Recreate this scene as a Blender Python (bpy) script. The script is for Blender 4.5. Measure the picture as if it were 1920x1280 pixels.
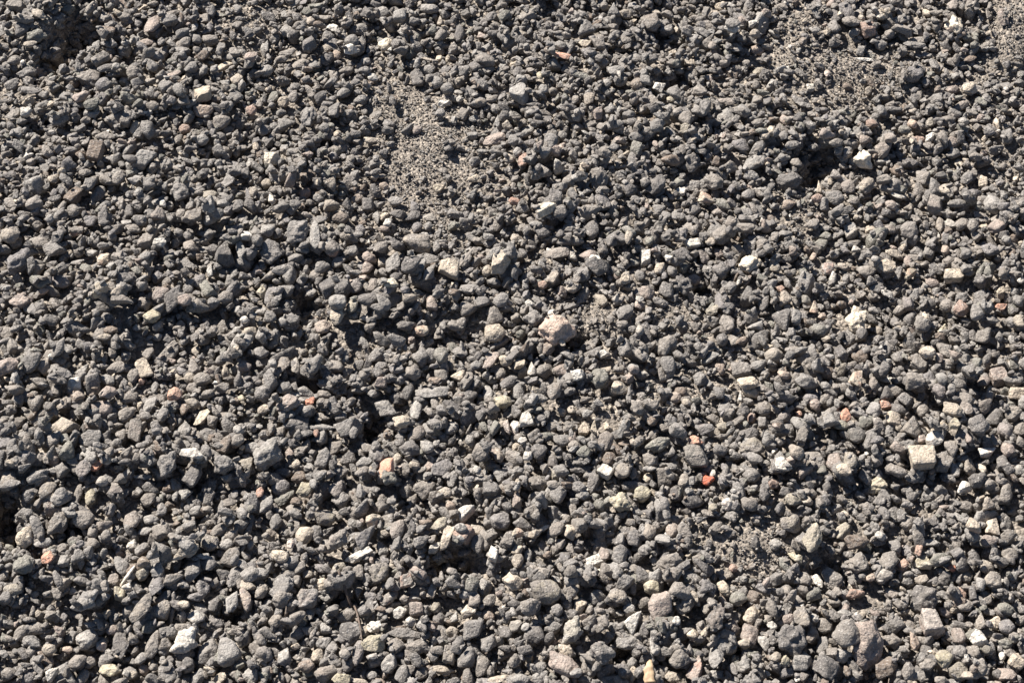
import bpy, bmesh, math, random
import numpy as np
from mathutils import Vector, Matrix, Euler, Quaternion, noise as mnoise

for o in list(bpy.data.objects):
    bpy.data.objects.remove(o, do_unlink=True)
SC = bpy.context.scene
COL = SC.collection
rng = np.random.default_rng(11)
random.seed(11)

# ------------------------------------------------------------------ camera
PITCH = math.radians(38.0)              # from straight down
HFOV = math.radians(30.0)
DIST = 1.49
CAM = np.array([0.0, -DIST * math.sin(PITCH), DIST * math.cos(PITCH)])
cd = bpy.data.cameras.new("camera")
cd.sensor_width = 36.0
cd.angle = HFOV
cd.clip_start = 0.02
cd.clip_end = 200.0
cam = bpy.data.objects.new("camera", cd)
cam.location = CAM
cam.rotation_euler = (PITCH, 0.0, 0.0)
COL.objects.link(cam)
SC.camera = cam

# ------------------------------------------------------------------ sky, sun, exposure
SUN_ELEV = math.radians(44.0)
SUN_AZ = Vector((-0.70, 0.71)).normalized()   # towards the sun, on the ground
w = bpy.data.worlds.new("World")
SC.world = w
w.use_nodes = True
nt = w.node_tree
nt.nodes.clear()
sky = nt.nodes.new("ShaderNodeTexSky")
sky.sky_type = 'NISHITA'
sky.sun_disc = False
sky.sun_elevation = SUN_ELEV
sky.sun_rotation = math.atan2(SUN_AZ.x, SUN_AZ.y)
sky.altitude = 800.0
sky.air_density = 0.7
sky.dust_density = 0.3
bg = nt.nodes.new("ShaderNodeBackground")
bg.inputs["Strength"].default_value = 0.05
wo = nt.nodes.new("ShaderNodeOutputWorld")
nt.links.new(sky.outputs[0], bg.inputs[0])
nt.links.new(bg.outputs[0], wo.inputs[0])
sl = bpy.data.lights.new("sun", 'SUN')
sl.energy = 5.0
sl.angle = math.radians(0.5)
sl.color = (1.0, 0.958, 0.905)
sun = bpy.data.objects.new("sun", sl)
sd = Vector((SUN_AZ.x * math.cos(SUN_ELEV), SUN_AZ.y * math.cos(SUN_ELEV), math.sin(SUN_ELEV)))
sun.rotation_euler = sd.to_track_quat('Z', 'Y').to_euler()
sun.location = sd * 3
COL.objects.link(sun)
SC.view_settings.view_transform = 'Standard'
SC.view_settings.look = 'None'
SC.view_settings.gamma = 1.0
SC.view_settings.use_curve_mapping = False
SC.view_settings.exposure = 1.23

# ------------------------------------------------------------------ picture <-> ground
FPX = 960.0 / math.tan(HFOV / 2)
SP, CP = math.sin(PITCH), math.cos(PITCH)
RIGHT = np.array([1.0, 0, 0]); UP = np.array([0, CP, SP]); FWD = np.array([0, SP, -CP])

def to_ground(px, py, z=0.0):
    d = FWD + RIGHT * ((px - 960) / FPX) + UP * ((640 - py) / FPX)
    t = (z - CAM[2]) / d[2]
    p = CAM + d * t
    return p[0], p[1], t                # t is the depth along the view axis

def to_px(x, y, z):
    dx = x - CAM[0]; dy = y - CAM[1]; dz = z - CAM[2]
    dep = dy * FWD[1] + dz * FWD[2]
    return 960 + FPX * dx / dep, 640 - FPX * (dy * UP[1] + dz * UP[2]) / dep, dep
# ------------------------------------------------------------------ survey of the stones
# per sheet of 480 x 320 picture pixels, in quarter pixels: x y length breadth angle colour shape [*what it is called]
# colours: d dark grey, g grey, l light grey, t brownish grey, b brown, p pale beige, w white, k pinkish, o orange,
# y yellowish, v purplish grey, n greenish grey; shapes: r rounded, a angular, f flat, p pointed, j lumpy, b blocky
SURVEY = {
0: """140 40 150 90 -20 t b *big beige block; 290 115 120 60 -20 p a; 430 150 110 70 40 t p; 280 285 150 100 -10 n j; 240 375 100 50 10 pk a
170 468 36 36 0 w r *tiny white pebble; 935 130 90 80 30 t a; 1040 175 80 60 90 v r; 1145 185 170 100 70 k a; 1280 200 130 90 0 g r; 1370 245 110 60 20 g a
1465 225 80 45 80 l a; 1580 305 115 65 5 t b *smooth trapezoid stone; 1385 320 100 85 60 t r; 1475 300 80 75 0 g r; 1100 320 120 60 10 k f *pink flat fragment
760 480 130 60 40 t b *slanted brown slab; 800 525 120 55 35 d f; 885 560 65 60 0 l r; 770 640 110 110 0 v r; 660 590 180 110 -10 t j; 1000 545 100 100 0 t r
1680 470 140 60 20 p r *long tan pebble; 1520 440 90 80 0 b r; 1430 510 110 90 40 g a; 725 350 90 60 80 l a; 1770 610 100 100 -20 p b; 1520 710 130 100 10 p b *pale flat-topped block
1385 770 100 90 0 t a; 1520 835 150 80 -15 po a; 1650 925 120 110 -30 t a; 1720 840 90 60 70 g r; 1885 835 80 80 0 ko r; 1385 965 90 70 0 to r
1010 955 112 66 80 s r *bright yellow pebble; 1110 970 140 100 -60 g a; 1080 1200 150 120 60 l b *grey block with white edge; 720 1140 150 110 82 b b *ribbed brown block
860 1200 100 80 90 g a; 790 1020 150 60 0 t f; 460 950 140 90 20 g a; 1520 1085 100 80 0 l r; 1330 1050 90 60 60 t a; 1650 1120 110 90 0 g a
90 640 110 70 10 g a; 230 680 150 60 0 g f; 690 790 120 70 10 n a; 200 545 150 80 15 g j; 1290 105 140 50 20 t a; 1140 800 110 70 0 t r; 1160 970 90 90 0 g a""",
1: """1300 15 140 80 0 l r *pale stone at top edge; 945 95 110 100 0 l a; 1080 150 100 90 0 l b; 1185 155 80 70 30 g a; 1050 30 130 80 0 g a; 840 30 90 70 0 t r
240 230 120 80 20 l a; 410 160 70 60 90 pk r; 580 210 100 56 -10 w f *flat white pebble; 540 265 90 80 0 g r; 355 265 50 42 90 l r; 765 215 140 80 15 g f; 715 310 105 90 0 g r
970 240 110 90 35 s r *rounded cream pebble; 525 345 90 90 0 p a; 605 400 70 70 0 po r; 725 430 120 70 5 w a *white chipped pebble; 820 440 80 70 0 l r
875 575 80 56 0 w f *small white wedge; 680 530 120 70 15 t a; 815 525 95 70 10 g a; 80 540 95 85 60 l r; 240 400 140 52 5 t f; 80 350 110 50 80 l p
1385 130 80 50 80 p p; 1525 260 150 80 85 d j; 1720 450 150 90 -20 t r *arched brown stone; 1290 445 100 32 -10 p f; 1415 772 105 52 -5 w p *white jagged chip; 1530 760 60 50 0 w a
1430 680 90 80 0 g r; 1520 690 70 40 -20 l r; 1520 635 42 42 0 p r; 1685 760 80 45 0 p r; 1770 745 90 50 20 t r; 1800 820 80 70 0 g r; 1380 850 80 60 0 g r; 1555 860 90 80 80 t b
1810 910 110 42 85 l p; 1890 935 80 70 0 p a; 210 770 90 80 20 pk r *whitish pink pebble; 220 930 150 90 15 g a; 400 880 170 110 80 g j; 510 960 80 70 0 g r
610 1000 70 55 70 p r *small cream pebble; 60 980 100 90 0 g r; 860 1060 110 50 0 p a; 620 1110 170 80 10 t f; 580 1175 70 65 0 v r; 1215 975 70 60 0 kt a
1790 1040 180 90 20 k f *reddish brown slab; 130 1190 120 105 0 s p *cream triangular stone; 900 1190 60 50 90 g r; 1900 1200 80 60 30 p r; 1440 1110 80 80 0 g a
1290 530 110 70 0 g a; 1360 600 90 90 0 g a; 300 650 90 70 20 g a; 350 640 60 100 0 g a; 490 730 110 80 30 d a; 790 740 100 80 40 g a; 440 490 100 70 0 g a""",
2: """1655 200 110 90 50 w a *white quartz lump; 1720 155 80 50 -80 k a; 855 95 100 80 0 tp r; 1040 175 150 140 90 tb r *big brown rounded stone; 1160 220 110 100 60 g p; 1235 220 60 42 90 p r
555 320 92 66 25 p p *cream wedge pebble; 410 230 32 32 0 w r; 1080 90 90 40 -30 p f; 560 210 130 120 0 g a; 70 270 80 70 0 p a; 370 415 130 52 -12 ok f *rust red slab; 280 410 80 70 0 b r
210 590 75 50 -70 y r *small yellow pebble; 60 725 150 130 -60 l p *light grey top-shaped stone; 235 675 70 70 0 l r; 310 685 70 60 0 t r; 480 740 90 70 90 t r; 580 740 110 80 80 pb a
640 850 110 90 50 k p *pink pointed stone; 800 970 84 66 -40 w p *white corner chip; 780 540 110 90 20 l a; 800 655 70 32 -80 w p; 715 625 60 60 0 l a
1100 650 105 100 0 wl a *white glassy quartz; 1195 755 70 42 -5 yp r *yellow bean pebble; 1240 840 80 60 35 t r; 1060 830 90 80 0 b a; 990 830 110 60 60 t a; 1300 910 120 100 80 t r
1450 820 130 115 30 g p *grey triangular stone; 1325 465 70 46 -15 p b; 1685 375 90 50 5 g f; 1610 760 150 60 -15 tk f; 1815 290 80 60 20 p r; 1840 370 100 70 -10 po r
1850 530 90 48 35 yp f; 930 350 90 90 0 v r; 1500 350 70 60 90 tk r; 520 570 140 50 0 n f; 935 650 100 90 0 bt r; 110 990 110 70 25 l r; 290 1010 110 70 0 t a; 380 1010 90 70 80 g r
290 1110 130 100 85 g a; 135 1075 90 80 0 v a; 45 1120 80 70 90 l r; 90 1200 110 90 80 ot a; 695 1140 90 90 0 t r *round tan pebble; 490 960 100 70 -15 g a; 900 910 80 60 20 d r; 1090 1000 110 100 0 g j
1295 1010 90 70 85 yt a; 1565 1040 45 36 80 w a; 1720 1090 140 90 -20 v f; 930 1120 120 90 85 n b; 1900 1020 70 60 0 p r; 740 820 100 80 0 g j; 300 470 80 60 80 g p; 1640 300 110 80 -20 g r""",
3: """135 35 42 36 20 w r; 845 145 82 70 0 pw r *small cream egg; 895 95 60 50 0 p r; 600 155 80 60 0 t a; 700 140 50 40 0 p r; 670 185 80 50 0 t a; 500 210 100 100 0 g a; 440 245 72 62 80 p a *pale upright pebble
350 230 80 60 0 l a; 625 230 100 80 -40 t a; 745 245 110 100 10 to b; 1000 265 150 80 -25 t p *brown wedge stone; 910 260 80 70 60 t a; 1400 195 135 120 0 so j *cream stone with orange foot
1385 50 90 80 80 tk a; 1090 365 160 50 -10 g f *flat grey sliver; 260 310 70 60 80 bt a; 165 365 36 32 0 w r; 730 445 150 27 -3 w f *thin white sliver; 445 550 56 46 80 wo r *white pebble with rusty base
320 660 60 52 0 wy b *small white cube; 595 650 70 50 0 b r; 1015 580 80 50 85 t r; 1135 520 100 80 0 t r; 1510 660 105 82 5 p r *smooth pale pebble; 1390 670 110 70 20 kt a; 1450 790 150 60 30 tk f
1840 745 60 52 80 l a; 1775 710 36 36 0 w r; 755 680 60 60 0 p a; 850 830 80 80 0 g r; 590 910 90 80 0 t a; 780 930 100 70 -10 to a; 1085 930 72 66 0 po r *peach cream pebble; 1215 920 80 60 80 ty a
1140 1000 100 70 5 to r; 1030 975 110 60 15 nt r; 440 1010 120 90 20 kt a; 545 1025 45 42 0 p r; 510 1090 110 60 20 t r; 635 1080 90 90 60 t r; 740 1000 90 70 0 kt a; 920 1030 90 80 0 tk a
870 1110 140 100 30 tk p; 1310 1030 120 80 80 t a; 1385 1070 110 90 0 kt p; 1440 1190 90 60 90 pw a *small white block; 725 1210 150 130 -35 s j *big cream stone; 110 1065 70 70 0 g a
190 1020 90 50 -20 l a; 225 1170 110 100 0 g p; 335 1190 70 60 0 g r; 215 1225 100 60 0 t a; 490 1230 60 42 90 p a; 130 900 80 80 0 k r; 1085 840 70 60 -40 pl a; 1790 650 90 70 10 g a""",
4: """270 270 115 110 0 t r *round speckled stone; 550 190 140 90 50 b b *slanted brown stone; 310 55 70 42 80 p p; 405 55 80 70 30 p a; 640 30 90 60 30 t r; 730 175 140 90 55 g f; 780 330 150 80 85 d j
1045 170 70 60 90 l r; 1220 230 62 52 80 w a *white corner pebble; 1350 170 170 140 85 g j *pitted round grey stone; 1265 270 100 80 80 g a; 1190 330 110 90 -20 tk a; 1355 320 80 70 90 t r
1460 330 150 110 60 tp p *tall pointed tan stone; 1580 270 120 100 70 l p *light grey wedge; 1690 340 90 60 10 l a; 1580 180 120 70 10 ty a; 1790 270 110 100 80 dg a; 1900 160 80 60 90 pt r; 1330 425 70 62 0 g r
1100 520 135 105 85 tb b *upright tan block; 1210 570 90 80 60 wl a *whitish angular pebble; 1320 530 120 80 70 t a; 1430 570 130 90 -15 tk a; 570 440 110 80 0 to r *tan pebble with dark foot; 70 500 140 100 0 pt r
305 540 120 90 0 t a; 150 680 205 165 70 v j *big purplish lump; 410 590 170 120 0 gt a; 580 685 120 42 10 l f; 780 670 100 85 50 po r *peach pebble; 1090 640 80 65 50 l r; 1165 675 80 50 85 l a
450 835 140 90 -5 vk r; 340 930 70 50 0 po a *small peach chip; 930 820 140 100 15 g a; 880 920 90 60 20 p a; 790 1010 105 92 0 py p *cream pyramid pebble; 940 960 130 100 0 g j
945 1070 165 58 3 t b *rectangular flat slab; 1140 1090 125 90 15 yt r *yellowish hump stone; 1210 920 130 95 60 kv a; 1290 990 190 135 75 d a *large dark glossy stone; 1400 1045 100 90 0 k r; 1180 800 100 90 0 v a
1495 830 100 90 80 v r; 1405 890 80 80 0 g r; 1580 760 110 52 85 lw p *whitish downward spike; 1690 950 130 110 20 t a; 1700 620 170 150 80 dg p *dark triangular stone; 1810 600 170 70 -75 ln f *leaning grey blade
155 980 170 110 0 kt j; 800 1090 100 80 0 g r; 1830 1120 62 52 0 w r *round white bead; 1870 1200 105 80 30 py r; 1740 1240 80 70 0 t r; 575 1190 190 110 5 g j; 1740 830 120 90 0 g a; 790 1255 90 50 10 p r
830 1190 110 60 0 b f; 1090 990 110 110 0 tk j; 420 300 60 60 40 l r; 370 360 60 60 0 l r; 1010 70 100 60 -10 l a; 1880 260 80 110 60 d a; 1600 590 110 90 0 d a; 1560 480 120 80 0 g j; 980 330 100 90 0 d a""",
5: """1225 545 195 150 -32 tp r *big smooth oval pebble; 985 395 62 60 0 w r *bright white pebble; 960 440 80 50 0 kb r; 1305 350 100 60 -10 lp f; 1205 430 85 68 60 v r; 1295 415 70 60 80 g r; 1280 475 80 40 -20 l f
1170 340 150 85 30 d f; 440 470 240 72 -84 l f *tall blade-shaped stone; 310 460 190 150 60 gt j *rough grey boulder; 120 620 170 160 60 gd j; 570 620 120 110 0 to r *tan stone with orange base; 555 100 120 110 70 tp a
370 165 95 85 60 op a; 470 205 80 70 20 g r; 390 40 130 90 15 bk r *tipped brown cobble; 570 270 120 80 10 pt p; 120 215 80 56 -70 wp a *pale corner stone; 80 105 90 70 30 p r; 290 290 100 90 0 g a
755 215 90 70 40 bt r; 840 260 100 90 90 d b; 640 370 120 110 0 bt a; 780 450 90 80 80 v r; 905 360 100 60 -80 lt p; 930 580 120 90 45 t a; 1060 570 110 100 0 dg p; 845 530 50 30 85 w p
1030 690 165 105 75 l f *grey-rimmed upright slab; 950 690 80 70 90 p b; 830 720 120 100 80 kt a; 625 700 110 80 60 t a; 730 640 80 70 0 g r; 850 650 110 80 -15 k a; 1170 730 150 115 60 d a; 1285 780 130 90 75 g a
1450 740 165 120 -15 pn b *pale flat-bottomed stone; 1690 310 70 50 0 p a; 1380 130 100 58 25 py p *straw coloured wedge; 960 120 70 60 0 po r; 1740 750 90 80 80 p r; 1830 710 160 120 70 pt b *tall pale stone
40 910 105 80 80 yp p *cream teardrop pebble; 410 880 70 70 -40 l r; 540 880 160 130 85 d a; 650 900 150 130 80 d j; 745 880 110 100 0 vk a; 875 860 100 70 85 tk a; 1010 860 95 80 20 yw a *yellowish chip with sparkle
1120 885 70 60 60 v r; 1200 880 100 90 0 nt r; 1150 950 110 80 0 pt p; 1035 970 110 70 0 g a; 820 1065 90 60 0 w a *split white chip; 615 1030 130 115 0 lt r *round speckled pale stone; 735 1100 110 70 80 yn r
495 1170 125 100 -20 kp a *blunt pinkish wedge; 615 1165 150 100 -80 pt r *standing oval stone; 1320 990 120 90 85 k a; 1590 1050 120 110 0 t p; 1790 1100 130 130 0 t a; 1795 1220 155 130 0 pt r *plain beige cobble
1245 1220 100 80 0 po r *smooth cream pebble; 40 1060 90 60 0 l r; 210 1190 70 60 0 l r; 840 970 150 100 0 d a; 960 990 110 100 90 g a; 1790 860 110 70 0 g a; 1840 970 120 100 60 g r; 1700 980 120 80 20 g a
200 740 160 70 10 g f; 500 730 110 90 0 g a; 440 790 90 80 0 t r; 1310 670 120 110 60 g a; 690 250 80 100 0 d a; 1050 230 120 80 -10 g a; 90 440 110 100 40 l a; 230 900 110 120 70 g a; 1130 1160 140 90 10 d j""",
6: """350 1180 272 215 22 q j *big pink stone; 260 368 142 84 3 s p *creamy white wedge; 355 385 110 86 25 tg r; 180 335 100 42 5 l f; 430 100 100 92 60 t p; 650 60 160 140 85 tg j *ridged brown boulder; 305 230 170 130 75 d j
1280 150 92 70 35 wp p *white triangular chip; 1460 210 115 72 -25 po a *cream and orange pebble; 1510 80 140 130 0 t j *pitted round brown stone; 1375 110 100 90 80 g a; 1080 110 150 130 60 dg a; 1000 110 80 70 0 g a
890 140 120 100 20 d a; 1750 330 110 80 0 g r; 1740 440 150 80 0 tb r *flat brown oval; 1630 490 90 80 60 tb r; 1550 290 110 80 20 tk a; 875 450 112 58 -25 nl r *greenish oval pebble; 600 440 150 100 90 d r
750 520 130 90 75 dg a; 485 540 104 70 -12 lp p *pale triangular pebble; 335 620 195 90 8 tk f *flat tan slab; 460 635 90 80 -20 wp a; 575 640 100 100 40 k a; 870 560 110 60 85 p r; 960 580 100 50 -15 l r
1000 660 110 80 85 wp b *cream white block; 1175 680 62 46 0 w p *tiny white tooth; 1110 735 105 76 60 po r *cream oval with orange base; 915 690 80 50 -10 nl r; 1350 545 115 70 12 wp b *whitish brick-like chip; 1490 540 80 60 0 p a
1790 690 185 120 32 sp j *big white knobbly block; 1440 650 110 90 85 dk a; 1550 620 70 70 0 k a; 850 810 90 72 80 pk a *pale pink cube; 310 800 105 76 60 pk a; 230 860 70 60 0 op r; 120 800 130 90 40 g a
485 815 60 60 0 t r; 650 720 160 130 30 dg a *dark spearhead stone; 450 915 92 70 30 pt a; 540 920 120 90 80 t a; 670 970 110 70 -60 py r; 780 970 62 46 40 wp a; 1010 920 120 90 0 kt a
1280 870 150 130 0 dg j; 1160 890 130 110 80 dg j; 1360 810 110 80 0 kv r; 960 965 60 50 0 w a; 960 1010 80 70 0 k a; 160 1110 160 120 15 g j; 1510 1050 110 62 10 yt f; 1610 1150 140 110 85 t j *mottled brown lump
850 1060 160 110 60 g a; 960 790 80 80 0 g r; 1890 980 140 80 85 d a; 830 1150 80 60 20 t r; 900 1190 70 50 0 g r; 960 1195 80 60 80 lp r; 30 510 80 70 0 pk r; 20 230 90 50 0 o r
1640 870 90 100 0 g a; 430 440 90 70 0 g r; 230 490 110 90 0 d a; 1100 290 110 80 30 g a; 1370 290 110 80 60 g r; 1200 760 80 80 0 g r; 1570 750 130 120 0 d j; 1270 700 110 100 0 d r""",
7: """655 1120 190 150 70 sp j *big pale cobble; 615 450 120 100 -70 lp b *shield-shaped pale stone; 1260 265 120 110 -20 tk b *grey hexagon stone; 1150 60 110 100 60 t b; 960 100 100 100 0 tg r; 980 195 112 46 -25 wp f *white stubby stick
380 120 112 42 88 p p *cream upright spike; 370 210 90 60 20 to r; 500 210 140 110 -10 g r; 640 225 95 62 0 t f *brown-bellied disc; 690 280 70 40 50 w f; 660 350 42 40 0 p r; 750 120 130 120 -20 pt j
930 260 90 90 0 kt a; 1050 270 85 70 60 pl p; 1090 150 100 42 80 p f; 1130 150 100 100 0 t a; 1260 140 120 120 60 g a; 1610 90 90 66 80 pt b *tan upright brick; 510 35 85 65 -30 lk p
600 130 110 110 0 tk a; 775 390 72 60 10 pk b *small pale pink cube; 730 525 52 32 0 w r; 920 440 90 90 30 tb a; 1060 450 130 120 -20 tv a; 1290 400 120 60 85 pk a; 1370 380 80 56 -60 wp a; 1450 400 110 100 60 t r
1540 410 100 80 80 t r; 1720 415 145 100 20 k r *pinkish hump; 1790 520 70 60 0 l r; 1590 550 80 70 80 lp a; 1330 590 70 60 85 po r; 160 240 100 70 0 po a; 340 620 70 56 70 po a; 55 720 90 80 0 py a
450 730 110 86 70 lo r *light pebble with rusty side; 570 720 100 60 -10 pk a; 660 590 80 50 0 wl a; 740 750 130 100 15 t a; 880 738 145 88 -8 p a *pale fan-shaped stone; 1070 775 115 80 15 yo p *yellow-brown wedge
1385 790 150 82 0 pt b *pale rectangular brick; 1370 680 100 90 0 t r; 810 665 70 52 0 l r; 1050 680 80 60 80 k r; 1230 840 100 70 0 k a; 1740 910 95 80 40 py p *pale yellow wedge; 1745 830 100 60 40 tb r
1750 1020 100 60 28 op p *peach shark-fin chip; 1450 1040 120 110 60 to r; 1340 1010 100 90 0 t r; 1550 1120 115 95 60 lt r *oval light grey stone; 1340 1110 90 70 60 yw p *yellowish white chip; 1170 1120 120 110 0 tl r
1050 1000 100 80 85 vk b; 1060 1110 110 90 85 d a; 890 960 115 60 -35 lw a; 280 960 80 80 0 nt r *round olive pebble; 345 1020 105 60 75 po p *tall peach chip; 400 1090 75 58 40 po a
100 1120 165 135 80 dg a *large dark speckled stone; 95 890 62 52 0 op r; 130 960 100 100 0 pk a; 560 960 80 60 20 b r; 385 1200 120 90 0 nd r; 830 1190 62 60 0 p r; 440 1260 85 50 0 p a; 1880 1160 90 90 0 py a
1200 990 120 80 -25 d f; 1880 980 80 80 0 g r; 160 70 180 130 20 d j; 1410 250 140 60 5 g r; 1330 160 90 80 0 p a; 950 620 140 60 -15 p f; 1130 590 120 70 -20 g a; 430 490 100 80 0 n a; 1660 650 150 100 0 v j""",
8: """55 190 170 110 50 k a *pinkish wedge stone; 235 180 135 125 0 g a; 335 185 115 88 55 tp a; 380 110 46 46 0 w r *little white bead; 620 210 110 75 65 lw p; 230 290 110 80 0 t a; 490 250 120 60 -10 g f
560 325 110 100 60 wl r *round whitish stone; 575 405 120 95 0 kp a; 880 195 165 90 25 t f *boat-shaped grey stone; 800 290 125 72 -18 lt r; 1085 215 145 108 -60 pt b *pale diamond stone; 1000 260 120 80 65 t r
1060 290 52 50 0 op r; 920 330 110 72 80 g a; 1160 345 90 60 85 l a; 1310 400 110 85 20 op a *white-topped orange stone; 1440 350 82 76 0 t r; 1520 280 140 90 0 t r; 1110 90 110 80 70 t a; 1470 70 110 60 80 p a
1120 480 155 88 66 l f *grey-white banded slab; 760 510 150 125 -10 kv r *mauve rounded stone; 970 420 140 82 20 t a; 960 545 145 95 25 t a; 270 455 118 105 40 t p; 160 470 100 80 80 g a; 365 490 70 70 0 t r
480 510 80 70 80 pk a; 490 640 205 125 15 pt a *large pale flat-topped slab; 390 740 105 100 45 t r; 220 700 145 88 35 g a; 140 610 120 80 20 t a; 1010 680 170 100 86 tk b *upright ribbed block; 910 700 90 80 80 t a
1110 740 80 80 0 v r; 1360 680 155 115 15 lg f; 1520 575 165 85 65 py a *leaning pale bone-shaped stone; 1560 700 130 100 -10 g r; 1440 855 170 85 -22 wk a *crystalline white cluster; 1690 770 130 90 70 bt a
1790 770 100 90 60 t r; 1550 820 100 90 80 g a; 680 870 100 80 0 l r; 630 975 150 108 80 vk a *mauve upright stone; 740 960 115 72 32 ob p *rust orange wedge; 550 900 105 60 -25 t f; 290 880 130 80 40 tv r
1250 930 190 145 82 gt j *large mottled grey boulder; 1850 920 130 105 70 ty a; 1680 930 150 130 0 g j; 350 1110 155 88 62 tp f *leaning pale slab; 450 1160 135 115 40 lt r *egg-shaped grey stone
680 1170 120 80 85 yn r *greenish yellow pebble; 790 1130 84 66 20 lp r; 60 1050 145 115 50 tp r *pale stone at left edge; 1130 1090 130 100 0 g a; 1110 1190 110 108 0 t r; 890 1190 120 68 -5 tk a
1450 1040 180 125 85 d a *dark upright boulder; 1320 1080 90 80 80 l a; 1450 460 115 85 -20 tp a; 1810 405 62 50 0 y a *small mustard chip; 1830 190 110 70 0 kv r; 1220 560 110 80 80 g r
1070 1015 140 42 5 l f; 1260 1220 95 85 50 bt r; 1720 1210 120 62 10 t a; 580 1120 160 68 85 t a; 1790 660 80 80 0 wl a; 1420 270 90 80 0 p r; 40 760 90 120 70 v a; 1690 230 60 90 0 p r
470 960 120 140 0 g a; 790 1060 130 80 15 g a; 1090 560 90 60 0 g r; 870 760 100 70 30 g a; 1890 800 120 80 0 l r; 110 1150 150 60 10 g f; 230 1180 100 80 0 g a; 290 1010 170 80 20 g j""",
9: """980 955 168 108 75 o r *salmon orange pebble; 920 860 150 110 20 g r; 1060 875 90 70 80 p r; 1092 600 132 100 -3 py r *smooth beige pebble; 965 500 180 110 -48 lt a *hooked grey stone; 1200 520 140 92 -78 lw a *white-flecked upright stone
1315 385 255 82 0 lg f *long flat grey slab; 1345 300 100 44 -5 po f; 1520 255 112 82 -12 p a *angular cream pebble; 1390 240 100 100 0 t b; 1240 120 140 130 0 g j; 1385 110 120 100 70 nt r; 890 110 120 110 60 g a
935 310 115 72 30 kt a *pink-tinged pebble; 940 185 90 70 10 g r; 770 180 80 80 0 g r; 1170 230 140 110 -30 t j; 1740 390 160 78 -80 l r; 1850 450 132 100 -5 y r *cream yellow pebble; 1875 145 102 80 -10 p r *smooth whitish pebble
1760 150 165 92 65 kt a *leaning pinkish slab; 1650 180 85 58 10 l a; 1830 240 90 80 60 t r; 1210 680 140 118 70 tk a; 700 640 195 140 25 gn p *smooth dark grey wedge; 500 700 145 100 60 lt p; 510 390 105 62 0 t r
450 690 60 42 80 o r; 490 640 215 46 3 l f *flat pale shelf stone; 60 510 105 72 30 p r; 240 470 185 110 15 kd j; 410 450 80 50 15 or f *dark red flake; 200 180 155 92 60 tb f; 300 180 125 68 80 lp a
610 190 110 90 0 t a; 830 800 90 80 0 t b; 900 790 80 70 80 g r; 740 770 90 70 85 g a; 600 790 125 85 65 t a; 90 840 225 200 70 ln j *big pale conglomerate; 300 920 70 60 50 p r
700 880 140 90 40 d f; 810 900 125 62 5 l f; 375 1105 155 100 32 yt a *tan yellow stone; 220 1180 155 80 40 n f *greenish leaning slab; 80 1220 155 85 62 lg a; 180 1060 135 115 40 v r; 320 1010 110 80 0 b r
120 1030 80 70 20 tp r; 30 1130 80 60 85 o a; 430 1070 80 60 85 l r; 1000 1100 135 105 -25 nb j *olive brown stone; 810 1030 115 75 40 t a; 1280 790 105 85 -60 lw r; 1460 600 110 90 50 l r
1270 1100 155 125 30 tl a; 1180 1190 100 70 40 t a; 1400 940 170 125 60 v a; 1290 940 110 90 0 k a; 1185 930 82 52 0 p r; 1690 870 155 110 55 tb r *speckled brown oval; 1600 810 90 80 60 t r
1820 850 110 72 -80 pk a; 1890 640 100 60 -60 wo p; 1660 990 62 60 0 w r; 1460 1230 70 62 0 po r; 1770 1110 140 120 0 dg a; 1470 1030 150 80 80 g a; 1420 1130 95 68 -25 p r; 1690 570 130 80 85 d a
610 1100 145 105 50 gk a; 500 870 145 105 80 g a; 1060 420 120 100 0 d j; 1590 420 140 120 0 d j; 1150 800 150 100 0 d j; 280 610 160 70 20 d f; 210 960 130 80 -10 d a; 1130 1110 110 130 0 t j; 1350 620 90 120 60 g r
440 200 160 110 40 g j; 60 390 130 100 0 g j; 210 350 120 110 40 g a; 640 570 90 80 0 g b; 1830 1000 120 100 40 l a; 640 1190 140 110 0 g j; 370 370 160 80 0 l a""",
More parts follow.
